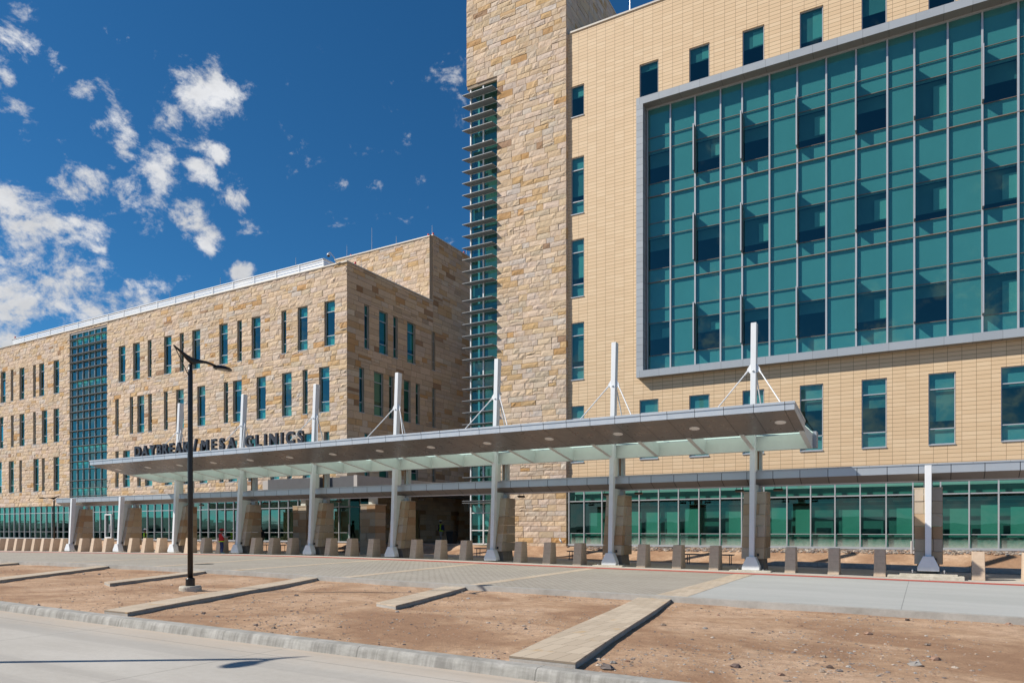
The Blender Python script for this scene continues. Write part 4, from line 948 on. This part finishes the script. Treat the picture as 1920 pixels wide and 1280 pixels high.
# ---------------------------------------------------------------- porte cochere between the blocks
pc0 = Vector((-36, 38, 2.9)); pc = empty('entrance_roof', pc0, 'flat roof over the entrance with dark front panels and pale side band', 'canopy')
m = MB(); m.box(-39.65, -34.75, 34.56, 39.86, 2.75, 3.46); m.box(-34.75, -32.9, 35.1, 39.86, 2.75, 3.46); m.box(-32.9, -31.7, 34.56, 39.86, 2.75, 3.46); m.build('front_band', 'dark_panel', pc, off=pc0)
m = MB(); m.box(-31.69, -31.4, 34.54, 56, 2.64, 3.49); m.box(-37.2, -31.7, 39.9, 56, 2.8, 3.4); m.box(-31.39, -25.9, 43.0, 59.9, 2.8, 3.3); m.build('side_band', 'pale_panel', pc, off=pc0)
m = MB(); m.box(-40.5, -39.67, 34.85, 39.86, 2.8, 3.42); m.build('trim', 'pale_panel', pc, off=pc0)
for i, (X, Y, wd) in enumerate(((-36.95, 35.45, 'standing left of the doorway'), (-30.85, 35.45, 'standing in front of the tan door'), (-36.2, 54.5, 'deep in the recess by the tower'))):
    gz = g(X) if Y < 40 else FLOOR; o3 = Vector((X, Y, gz)); p = empty('entrance_pier', o3, 'square stone clad pier under the entrance roof, '+wd, 'pier', 'piers of the entrance roof')
    m = MB(); z0, zt, N5 = gz, 1.56, 7; rp = random.Random(300+i)
    for k in range(N5):
        a = z0+(zt-z0)*k/N5; b = z0+(zt-z0)*(k+1)/N5; cut = rp.uniform(-.2, .2)
        for u0_, u1_ in ((-.62, cut), (cut, .62)):
            c_ = rp.choice([(.45, .36, .26), (.42, .30, .19), (.40, .33, .26), (.46, .39, .30), (.36, .22, .12)]); d = rp.uniform(0, .04)
            m.add([(X+u0_+.006-(d if u0_ < -.5 else 0), Y-.5-d, a+.006), (X+u1_-.006, Y-.5-d, a+.006), (X+u1_-.006, Y+.5, a+.006), (X+u0_+.006, Y+.5, a+.006), (X+u0_+.006-(d if u0_ < -.5 else 0), Y-.5-d, b-.006), (X+u1_-.006, Y-.5-d, b-.006), (X+u1_-.006, Y+.5, b-.006), (X+u0_+.006, Y+.5, b-.006)],
                  [(0,3,2,1),(4,5,6,7),(0,1,5,4),(1,2,6,5),(2,3,7,6),(3,0,4,7)], c_)
    m.build('cladding', 'stone_sawn', p, off=o3, tint=True)
    m = MB(); m.box(X-.66, X+.66, Y-.54, Y+.54, zt, zt+.06); m.build('cap', 'reveal_stone', p, off=o3)
    m = MB(); m.box(X-.22, X+.22, Y-.2, Y+.2, zt+.06, 2.74); m.build('steel_post', 'pale_paint', p, off=o3)

# ---------------------------------------------------------------- street lamps
def lamp(X, Y, gz, H, name, label, adir=1, foot=True, s=1.0):
    s_ = s
    p = empty(name, (X, Y, gz), label, 'street lamp')
    if foot:
        m = MB(); m.lathe([(.30, -.2), (.30, .10), (.28, .14), (.0, .14)], n=28); m.build('concrete_base', 'raw_footing', p, smooth=False)
    m = MB(); m.lathe([(.125, .14), (.125, .34), (.10, .37), (.09, .37)], n=20); m.build('shoe', 'lamp_black', p, smooth=False)
    m = MB(); m.lathe([(.075, .3), (.072, 3), (.066, H-.25), (.05, H)], n=18); m.build('pole', 'lamp_black', p, smooth=True)
    def arm(pts):
        m = MB(); n = 10; vs = []; fs = []
        for (y, z, ry, rz) in pts:
            for i in range(n):
                a = 2*math.pi*i/n; vs.append((math.cos(a)*ry, y*adir*s_, z+math.sin(a)*rz))
        for k in range(len(pts)-1):
            for i in range(n): j = (i+1) % n; fs.append((k*n+i, k*n+j, (k+1)*n+j, (k+1)*n+i))
        fs += [tuple(range(n)), tuple(range((len(pts)-1)*n, len(pts)*n))]; m.add(vs, fs); return m
    m = arm([(-.52, H+.42, .02, .03), (-.3, H+.30, .03, .045), (-.1, H+.17, .045, .09), (.05, H+.10, .05, .11), (.25, H+.13, .045, .06), (.5, H+.16, .04, .04), (.72, H+.14, .05, .035), (.82, H+.11, .07, .04)]); m.build('arm', 'lamp_black', p, smooth=True)
    m = MB(); m.tube((0, -.48*adir*s_, H+.38), (0, -.06*adir, H-.32), .012, n=6); m.build('stay_rod', 'lamp_black', p)
    m = MB(); n = 24; vs = []; fs = []
    for k, (q, z) in enumerate(((1, 0), (1.03, .03), (.85, .075), (.45, .105), (.02, .11))):
        for i in range(n):
            a = 2*math.pi*i/n; vs.append((math.sin(a)*.18*q, (1.08*s_-.30*math.cos(a)*q)*adir, H+.06+z))
    for k in range(4):
        for i in range(n): j = (i+1) % n; fs.append((k*n+i, k*n+j, (k+1)*n+j, (k+1)*n+i))
    fs.append(tuple(range(n))); m.add(vs, fs); m.build('lamp_head', 'lamp_black', p, smooth=True)
    m = MB(); m.lathe([(.12, 0), (.12, .006)], (0, 1.08*adir*s_, H+.05), n=20, sy=1.6); m.build('lens', 'blind_grey', p)
    return p
lamp(-18.1, 13.0, zdirt(-18.1, 13.0), 6.45, 'street_lamp', 'tall black lamp post with curved arm on a round concrete base in the dirt')
lamp(-73.0, 37.6, -1.55, 4.45, 'street_lamp', 'small dark lamp post far left in front of the clinic glass', adir=-1)
lamp(-14.3, 3.05, g(-14)-.16, 5.95, 'street_lamp', 'black lamp post beyond the left edge, only its shadow on the road is seen', adir=-1, s=.45)

# ---------------------------------------------------------------- small things
def bench(x0, x1, Y, lab):
    X = (x0+x1)/2; gz = g(X); o3 = Vector((X, Y, gz)); p = empty('bench', o3, lab, 'bench', 'dark rail benches on the walkway')
    m = MB(); m.box(x0, x1, Y-.22, Y+.22, gz+.46, gz+.52); m.build('seat', 'dark_aluminium', p, off=o3, bevel=.01)
    for x in (x0+.15, x1-.15):
        for y in (Y-.18, Y+.18): m = MB(); m.tube((x, y, gz), (x, y, gz+.47), .022, n=8); m.build('leg', 'dark_aluminium', p, off=o3)
bench(-10.5, -8.1, 35.9, 'dark bench on the walkway just left of the ninth white post from the left')
bench(-17.1, -14.8, 35.9, 'dark bench on the walkway just left of the eighth white post from the left')
bench(-23.2, -20.7, 35.9, 'dark bench on the walkway just left of the seventh white post from the left')
bench(-41.7, -39.5, 35.9, 'dark bench left of the square entrance pier')
m = MB(); m.lathe([(.07, 0), (.07, .92), (.05, .95)], n=14); o = m.build('marker_post', 'white_paint'); o.location = (-41.2, 35.4, g(-41.2)); tag(o, 'thin white marker post beside the bench left of the entrance pier', 'post')
q = hr @ Vector((.25, 39.0, 0)); m = MB(); m.tube((0, 0, 0), (0, 0, .6), .045); m.box(.05, .35, -.08, .08, 0, .1); o = m.build('conduit_stub', 'pale_panel'); o.location = (q.x, q.y, FLOOR-.1); tag(o, 'thin pale pipe stub standing in the dirt before the hospital glass', 'pipe')
q = hr @ Vector((-18.55, 39.75, 0)); m = MB(); m.tube((0, 0, 0), (0, -.16, .03), .05); m.tube((0, -.16, .03), (.22, -.3, -.18), .05); o = m.build('wall_spout', 'aluminium', smooth=True); o.location = (q.x, q.y, -.62); tag(o, 'small metal drain spout low on the stone tower', 'drain spout')
m = MB(); m.hexa([(-.26, -.26, 0), (.26, -.26, 0), (.26, .26, 0), (-.26, .26, 0)], [(-.32, -.32, .86), (.32, -.32, .86), (.32, .32, .86), (-.32, .32, .86)]); pb = m.build('trash_bin', 'black_rubber', bevel=.02); pb.location = (-30.4, 43.7, FLOOR); tag(pb, 'black waste bin standing in the shaded entrance recess', 'bin')
m = MB(); m.box(-.35, .35, -.36, .34, .86, .92); m.build('lid', 'black_rubber', pb, bevel=.01)
# rooftop: rods, beacons, dome camera
def rod(X, Y, z, h, lab):
    m = MB(); m.tube((0, 0, 0), (0, 0, h), .025, .012, n=6); m.lathe([(.07, 0), (.07, .05)], n=8); o = m.build('lightning_rod', 'aluminium'); o.location = (X, Y, z); tag(o, lab, 'lightning rod', 'lightning rods on the roofs')
rod(-43.8, 41, 20.8, 1.1, 'thin rod behind the white louvres near their right end'); rod(-40.0, 44.5, 20.05, 2.3, 'thin rod just left of the dome camera')
rod(-44.5, 50.95, 25.9, 2.2, 'tallest thin rod, middle of the rear block parapet'); rod(-41.6, 50.95, 25.9, .8, 'short thin rod on the rear block parapet, right of the tallest')
rod(-37.6, 51.0, 25.9, .95, 'thin rod at the front corner of the rear block, beside two red lamps'); rod(-47.6, 50.95, 25.9, 1.2, 'thin rod at the left end of the rear block parapet')
rod(-53, 41, 20.9, 1.0, 'thin rod behind the louvres left of their middle'); rod(-60, 41, 20.9, 1.0, 'thin rod above the louvres over the middle windows')
rod(-37.5, 56.3, 25.9, .8, 'thin rod far back on the rear block side parapet')
q = hr @ Vector((-14.35, 40.45, 0)); rod(q.x, q.y, 30.72, .8, 'short thin rod on the tan hospital parapet')
def beacon(X, Y, z, lab):
    o = empty('obstruction_lamp', (X, Y, z), lab, 'warning lamp', 'red roof warning lamps')
    m = MB(); m.lathe([(.07, 0), (.07, .10)], n=10); m.build('mount', 'white_paint', o); m = MB(); m.lathe([(.075, .1), (.085, .14), (.075, .24), (.03, .28)], n=12); m.build('globe', 'beacon_red', o, smooth=True)
beacon(-47.1, 50.95, 25.85, 'red roof lamp at the left end of the rear block parapet'); beacon(-37.45, 41.0, 20.08, 'red roof lamp on the clinic corner beside the dome camera'); beacon(-37.95, 50.9, 25.88, 'left one of the two red roof lamps on the rear block corner')
beacon(-37.45, 50.95, 25.88, 'right one of the two red roof lamps on the rear block corner'); beacon(-37.45, 55.8, 25.88, 'red roof lamp far back on the rear block side'); beacon(-86.5, 40.5, 20.92, 'red roof lamp at the far left end of the white louvres')
cam_ = empty('security_camera', (-38.3, 39.88, 20.05), 'white dome camera hanging from a bent arm at the clinic roof corner', 'camera')
m = MB(); m.tube((0, 0, -.05), (0, -.3, .45), .035); m.tube((0, -.3, .45), (-.1, -.8, .85), .03); m.tube((-.1, -.8, .85), (-.12, -1.0, .72), .03); m.build('arm', 'camera_white', cam_)
m = MB(); m.lathe([(.05, .25), (.12, .2), (.17, .08), (.17, 0)][::-1], (-.12, -1.0, .45), n=16); m.build('housing', 'camera_white', cam_, smooth=True)
m = MB(); m.lathe([(.02, -.14), (.09, -.12), (.14, -.05), (.15, 0)], (-.12, -1.0, .45), n=16); m.build('dome', 'lamp_black', cam_, smooth=True); cam_.scale = (.75, .75, .75)

# ---------------------------------------------------------------- people
def person(loc, rz, label, pose, mats, vest=None, helmet=None, pack=False):
    """mats: dict legs, torso, sleeve ; body = one skinned surface"""
    V, E_, Rr = [], [], []
    def add(p, r, par=None):
        V.append(p); Rr.append(r if isinstance(r, tuple) else (r, r))
        if par is not None: E_.append((par, len(V)-1))
        return len(V)-1
    st = pose.get('stride', 0); lean = pose.get('lean', 0)
    pel = add((0, 0, .95), (.155, .115)); wa = add((0, .0+lean*.3, 1.12), (.14, .105), pel); ch = add((0, lean*.7, 1.33), (.175, .115), wa); nk = add((0, lean+.0, 1.47), (.065, .065), ch)
    hd = add((0, lean+.015, 1.57), (.075, .085), nk); add((0, lean+.02, 1.67), (.078, .092), hd); add((0, lean+.01, 1.735), (.05, .06), len(V)-1)
    hands = []
    for s in (-1, 1):
        hp_ = add((s*.09, 0, .88), .09, pel); kn = add((s*.10, s*st*.22+.03, .49), (.062, .065), hp_); an = add((s*.10, s*st*.42, .10), (.042, .045), kn); toe = add((s*.115, s*st*.42+.15, .045), (.042, .035), an)
        sh = add((s*.19, lean*.9, 1.40), .062, ch)
        el, wr = pose['arms'][0 if s < 0 else 1]
        e = add((s*el[0], el[1], el[2]), .045, sh); w = add((s*wr[0], wr[1], wr[2]), (.03, .03), e)
        d = (Vector(V[w])-Vector(V[e])).normalized(); pm = add(tuple(Vector(V[w])+d*.07), (.036, .018), w); hands.append(Vector(V[w]))
        side = Vector((0, 1, 0)) if abs(d.y) < .6 else Vector((1, 0, 0))
        for k in range(4):
            b = Vector(V[w])+d*.11+side*(.03-.02*k); f1 = add(tuple(b), .009, pm); f2 = add(tuple(b+d*(.035+.006*(k in (1, 2)))-Vector((s*.008, 0, 0))), .008, f1); add(tuple(b+d*.055-Vector((s*.022, 0, 0))), .007, f2)
        t1 = add(tuple(Vector(V[w])+d*.03+side*.045), .010, w); add(tuple(Vector(V[w])+d*.065+side*.06), .009, t1)
    me = bpy.data.meshes.new('person'); me.from_pydata(V, E_, []); ob = bpy.data.objects.new('person', me); COL.objects.link(ob)
    md = ob.modifiers.new('s', 'SKIN'); md.use_smooth_shade = True
    for i, v in enumerate(me.skin_vertices[0].data): v.radius = Rr[i]; v.use_root = (i == 0)
    sb = ob.modifiers.new('u', 'SUBSURF'); sb.levels = 1; sb.render_levels = 1
    bpy.context.view_layer.update()
    m2 = bpy.data.meshes.new_from_object(ob.evaluated_get(bpy.context.evaluated_depsgraph_get())); bpy.data.objects.remove(ob)
    names = ['shoe_blue' if pose.get('blue') else 'black_cloth', mats['legs'], mats['torso'], mats['sleeve'], 'skin']
    m2.materials.clear()
    for n_ in names: m2.materials.append(MATS[n_])
    for p_ in m2.polygons:
        c = p_.center; p_.use_smooth = True
        if min((c-h).length for h in hands) < .06 or (min((c-h).length for h in hands) < .22 and min((c-(h)).length for h in hands) < .2 and (c-min(hands, key=lambda h: (c-h).length)).length < .2 and c.z < 1.36 and abs(c.x) > .17 and False): k = 4
        elif c.z > 1.46: k = 4
        elif c.z < .085: k = 0
        elif c.z < .96 and abs(c.x) < .19: k = 1
        elif abs(c.x) < .19 and c.z > .9: k = 2
        else: k = 3
        p_.material_index = k
    m2.name = 'person'; b_ = bpy.data.objects.new('person', m2); COL.objects.link(b_)
    b_.location = loc; b_.rotation_euler.z = rz; tag(b_, label, 'person')
    def ell(c, r, lo=-1, hi=1, n=18, k=8, mat='skin', nm='hair'):
        m = MB(); pr = []
        for i in range(k+1): a = math.pi*(lo+(hi-lo)*i/k)/2; pr.append((max(.001, math.cos(a)), math.sin(a)))
        m.lathe([(q*r[0], z*r[2]) for q, z in pr], c, n=n, sy=r[1]/r[0]); return m.build(nm, mat, b_, smooth=True)
    hc = (0, lean+.018, 1.66)
    # face: nose, eyes, mouth, ears
    m = MB(); m.tube((0, hc[1]+.095, 1.66), (0, hc[1]+.125, 1.635), .012, .018, n=6); m.build('nose', 'skin', b_)
    m = MB(); [m.lathe([(.001, -.008), (.009, 0), (.001, .008)], (sx*.032, hc[1]+.088, 1.672), n=8) for sx in (-1, 1)]; m.box(-.022, .022, hc[1]+.085, hc[1]+.095, 1.602, 1.608); m.build('eyes_and_mouth', 'black_cloth', b_)
    m = MB(); [m.lathe([(.004, -.03), (.014, 0), (.004, .03)], (sx*.085, hc[1], 1.655), n=8) for sx in (-1, 1)]; m.build('ears', 'skin', b_)
    if helmet:
        ell((0, hc[1], 1.70), (.125, .145, .11), 0, .99, mat=helmet, nm='hard_hat'); m = MB(); m.lathe([(.10, 0), (.15, .0), (.15, .012), (.10, .02)], (0, hc[1]+.02, 1.695), n=20, sy=1.2); m.build('hat_brim', helmet, b_)
        ell((0, hc[1]-.01, 1.655), (.093, .108, .10), -.6, .9, mat='black_cloth', nm='hair')
    else: ell((0, hc[1]-.012, 1.67), (.095, .11, .10), -.5, .99, mat='black_cloth', nm='hair')
    if vest:
        m = MB(); rings = [(.90, .185, .145), (1.0, .18, .14), (1.12, .172, .132), (1.25, .195, .14), (1.36, .205, .14), (1.42, .19, .12), (1.455, .13, .09)]; n = 20; vs = []; fs = []
        for z, rx, ry in rings:
            for i in range(n): a = 2*math.pi*i/n; vs.append((rx*math.cos(a), lean*((z-.95)/.5)+ry*math.sin(a), z))
        for k in range(len(rings)-1):
            for i in range(n):
                if vest == 'lime_cloth' and pack is False and False: continue
                j = (i+1) % n; fs.append((k*n+i, k*n+j, (k+1)*n+j, (k+1)*n+i))
        m.add(vs, fs); m.build('vest', vest, b_, smooth=True)
        hem = 'lime_cloth' if vest == 'red_cloth' else 'grey_cloth'
        m = MB(); vs = []; fs = []; zz_ = ((.86, .92) if vest == 'red_cloth' else (1.10, 1.15)); 
        for z in zz_:
            for i in range(n): a = 2*math.pi*i/n; q = .193 if vest == 'red_cloth' else .180; vs.append((q*math.cos(a), lean*((z-.95)/.5)+(q-.038)*math.sin(a), z))
        for i in range(n): j = (i+1) % n; fs.append((i, j, n+j, n+i))
        m.add(vs, fs); m.build('hem_band', hem, b_, smooth=True)
    if pack:
        m = MB(); m.hexa([(-.15, -.30, 1.0), (.15, -.30, 1.0), (.13, -.11, .98), (-.13, -.11, .98)], [(-.13, -.24, 1.40), (.13, -.24, 1.40), (.12, -.10, 1.42), (-.12, -.10, 1.42)]); m.build('backpack', 'navy_cloth', b_, bevel=.04)
    return b_
p_red = person((-39.9, 30.95, g(-39.9)), R(-18), 'person in red vest, red cap and blue trousers seen from behind at the bollards',
       dict(arms=[((.27, .06, 1.15), (.22, .26, 1.14)), ((.28, .08, 1.16), (.24, .32, 1.22))], blue=1), dict(legs='navy_cloth', torso='red_cloth', sleeve='grey_cloth'), 'red_cloth', 'red_cloth')
p_red.scale = (1.2, 1.15, .92)
bp = person((-32.75, 45.6, FLOOR), R(75), 'person in white hard hat, lime vest and navy backpack walking in the shaded entrance',
       dict(arms=[((.24, -.04, 1.12), (.26, .10, .90)), ((.24, .02, 1.12), (.27, -.10, .88))], stride=.55, lean=.05, blue=1), dict(legs='grey_cloth', torso='navy_cloth', sleeve='navy_cloth'), 'lime_cloth', 'helmet_white', pack=True)
person((-55.85, 35.9, g(-55.8)), R(160), 'person in lime vest and white hard hat half hidden by the pier near the bollards',
       dict(arms=[((.30, .02, 1.16), (.34, .12, .95)), ((.28, .0, 1.14), (.30, .08, .92))]), dict(legs='black_cloth', torso='black_cloth', sleeve='black_cloth'), 'lime_cloth', 'helmet_white')
person((-39.4, 33.75, g(-39)), R(200), 'person in dark coat almost wholly hidden behind a stone pier',
       dict(arms=[((.26, .02, 1.14), (.26, .10, .95)), ((.26, .0, 1.14), (.27, .08, .95))]), dict(legs='black_cloth', torso='black_cloth', sleeve='black_cloth'))

# ================================================================== shift to ground level, camera, light, sky
for o in ROOTS:
    o.location.z += ZC
cd = bpy.data.cameras.new('camera'); cam = bpy.data.objects.new('camera', cd); COL.objects.link(cam)
cam.location = (0, 0, ZC); cam.rotation_euler = (R(90), 0, TH); cd.sensor_width = 36; cd.lens = 1335/1920*36; cd.shift_y = (992-640)/1920; cd.clip_start = .1; cd.clip_end = 9000
S.camera = cam
sd = Vector((1.38, 1.0, -1.42)).normalized()
sl = bpy.data.lights.new('sun', 'SUN'); sl.energy = 4.9; sl.angle = R(.53); sl.color = (1, .94, .83)
so = bpy.data.objects.new('sun', sl); COL.objects.link(so); so.rotation_euler = sd.to_track_quat('-Z', 'Y').to_euler(); so.location = (0, 0, 60)
elev = math.asin(-sd.z); az = math.atan2(-sd.x, -sd.y)      # towards the sun, clockwise from +Y

w = bpy.data.worlds.new('World'); S.world = w; w.use_nodes = True; T = w.node_tree; T.nodes.clear()
def wn(t, **k):
    n = T.nodes.new(t)
    for a, b in k.items(): setattr(n, a, b)
    return n
def wl(a, b): T.links.new(a, b)
def wm(op, a, b=0., c=0., clamp=False):
    m = wn('ShaderNodeMath', operation=op, use_clamp=clamp)
    for i, v in enumerate((a, b, c)):
        if isinstance(v, (int, float)): m.inputs[i].default_value = v
        else: wl(v, m.inputs[i])
    return m.outputs[0]
sky = wn('ShaderNodeTexSky', sky_type='NISHITA', sun_disc=False, sun_elevation=elev, sun_rotation=az, altitude=1200, air_density=1.0, dust_density=.25, ozone_density=2.2)
tc = wn('ShaderNodeTexCoord'); dirv = tc.outputs['Generated']
hs = wn('ShaderNodeHueSaturation'); hs.inputs['Saturation'].default_value = 1.05; sk = wn('ShaderNodeMix', data_type='RGBA', blend_type='MULTIPLY'); sk.inputs[0].default_value = 1; sk.inputs[7].default_value = (.31, .63, .82, 1); wl(sky.outputs[0], sk.inputs[6]); wl(sk.outputs[2], hs.inputs['Color'])
# clouds: thresholded noise on the direction, denser round a few cloud positions in the sky
blobs = [(378,185,58,1.0),(330,215,32,.75),(372,265,30,.7),(372,318,26,.85),(410,285,20,.6),(210,235,34,1),(222,275,28,.8),(165,180,32,.7),(205,165,26,.75),(22,90,38,.9),(15,135,34,.8),(100,125,24,.45),(28,195,30,.6),
         (300,325,34,.9),(330,345,20,.6),(250,385,50,.85),(275,415,30,.7),(165,355,50,.75),(215,330,30,.5),(60,470,90,.85),(130,520,85,.8),(40,540,80,.85),(170,430,50,.85),(10,370,40,.8),(240,560,48,.8),(350,405,30,.75),(395,450,22,.85),
         (455,507,20,.95),(468,430,20,.7),(455,380,20,.65),(705,350,22,.65),(642,337,18,.4),(845,120,32,.6),(790,325,18,.4),(15,640,40,.9),(20,20,30,.45),(45,280,26,.5),(235,445,20,.5),(400,210,30,.7)]
fw = Vector((-math.sin(TH), math.cos(TH), 0)); rt = Vector((math.cos(TH), math.sin(TH), 0))
acc = None
for x, y, r_, st in blobs:
    d = fw+rt*((x-960)/1335)+Vector((0, 0, (992-y)/1335)); k = d.length; d.normalize()
    ds = wn('ShaderNodeVectorMath', operation='DISTANCE'); wl(dirv, ds.inputs[0]); ds.inputs[1].default_value = d
    v = wn('ShaderNodeMapRange', interpolation_type='SMOOTHERSTEP'); wl(ds.outputs['Value'], v.inputs[0]); v.inputs[1].default_value = 0; v.inputs[2].default_value = r_/1335/k*2.15; v.inputs[3].default_value = st; v.inputs[4].default_value = 0
    acc = v.outputs[0] if acc is None else wm('MAXIMUM', acc, v.outputs[0])
def wnoise(scale, det, rough, dist=0., sz=(1, 1, 1.7), off=(0, 0, 0)):
    mp = wn('ShaderNodeMapping'); mp.inputs['Scale'].default_value = sz; mp.inputs['Location'].default_value = off; wl(dirv, mp.inputs[0])
    n = wn('ShaderNodeTexNoise'); n.inputs['Scale'].default_value = scale; n.inputs['Detail'].default_value = det; n.inputs['Roughness'].default_value = rough; n.inputs['Distortion'].default_value = dist; wl(mp.outputs[0], n.inputs['Vector']); return n.outputs['Fac']
n1 = wnoise(17, 14, .64, .3, (1, 1, 1.35)); n2 = wnoise(5, 10, .6, .5, (1, 1, 2.6), (3, 1, 0))
# clouds elsewhere in the sky (behind the camera), none over the open blue ahead
sp = wn('ShaderNodeSeparateXYZ'); wl(dirv, sp.inputs[0])
fd = wn('ShaderNodeVectorMath', operation='DOT_PRODUCT'); wl(dirv, fd.inputs[0]); fd.inputs[1].default_value = fw
back = wn('ShaderNodeMapRange'); wl(fd.outputs['Value'], back.inputs[0]); back.inputs[1].default_value = .25; back.inputs[2].default_value = -.2; back.inputs[3].default_value = 0; back.inputs[4].default_value = 1
low = wn('ShaderNodeMapRange'); wl(sp.outputs[2], low.inputs[0]); low.inputs[1].default_value = .36; low.inputs[2].default_value = .12; low.inputs[3].default_value = 0; low.inputs[4].default_value = 1
gen = wm('MULTIPLY', wm('MULTIPLY', back.outputs[0], low.outputs[0]), wm('MULTIPLY', n2, 1.5))
dens_in = wm('ADD', wm('ADD', wm('MULTIPLY', wm('SUBTRACT', n1, .5), 3.4), wm('MULTIPLY', wm('SUBTRACT', wnoise(60, 6, .7, .2, (1, 1, 1.3), (4, 2, 1)), .5), 1.1)), wm('ADD', acc, gen))
dn = wn('ShaderNodeMapRange', interpolation_type='SMOOTHSTEP'); wl(dens_in, dn.inputs[0]); dn.inputs[1].default_value = .40; dn.inputs[2].default_value = 1.15; dn.inputs[3].default_value = 0; dn.inputs[4].default_value = .97
shade = wn('ShaderNodeMapRange'); wl(wnoise(9, 8, .6, .2, (1, 1, 2), (0, 0, .06)), shade.inputs[0]); shade.inputs[1].default_value = .38; shade.inputs[2].default_value = .62; shade.inputs[3].default_value = .76; shade.inputs[4].default_value = 1.0
core = wn('ShaderNodeMapRange'); wl(dens_in, core.inputs[0]); core.inputs[1].default_value = 1.2; core.inputs[2].default_value = 2.1; core.inputs[3].default_value = 1; core.inputs[4].default_value = .8
cc = wn('ShaderNodeMix', data_type='RGBA', blend_type='MULTIPLY'); cc.inputs[0].default_value = 1; cc.inputs[6].default_value = (7.2, 7.3, 7.5, 1)
cb = wn('ShaderNodeCombineColor'); sv = wm('MULTIPLY', shade.outputs[0], core.outputs[0])
for i in range(3): wl(sv, cb.inputs[i])
wl(cb.outputs[0], cc.inputs[7])
mxs = wn('ShaderNodeMix', data_type='RGBA'); wl(dn.outputs[0], mxs.inputs[0]); wl(hs.outputs[0], mxs.inputs[6]); wl(cc.outputs[2], mxs.inputs[7])
bg = wn('ShaderNodeBackground'); bg.inputs['Strength'].default_value = .1; wl(mxs.outputs[2], bg.inputs[0]); wo = wn('ShaderNodeOutputWorld'); wl(bg.outputs[0], wo.inputs[0])
w.cycles.sampling_method = 'AUTOMATIC'
S.view_settings.view_transform = 'Standard'; S.view_settings.look = 'None'; S.view_settings.exposure = .22; S.view_settings.gamma = 1
S.cycles.max_bounces = 8; S.cycles.transparent_max_bounces = 12; S.cycles.glossy_bounces = 4; S.cycles.diffuse_bounces = 3; S.cycles.caustics_reflective = False; S.cycles.caustics_refractive = False
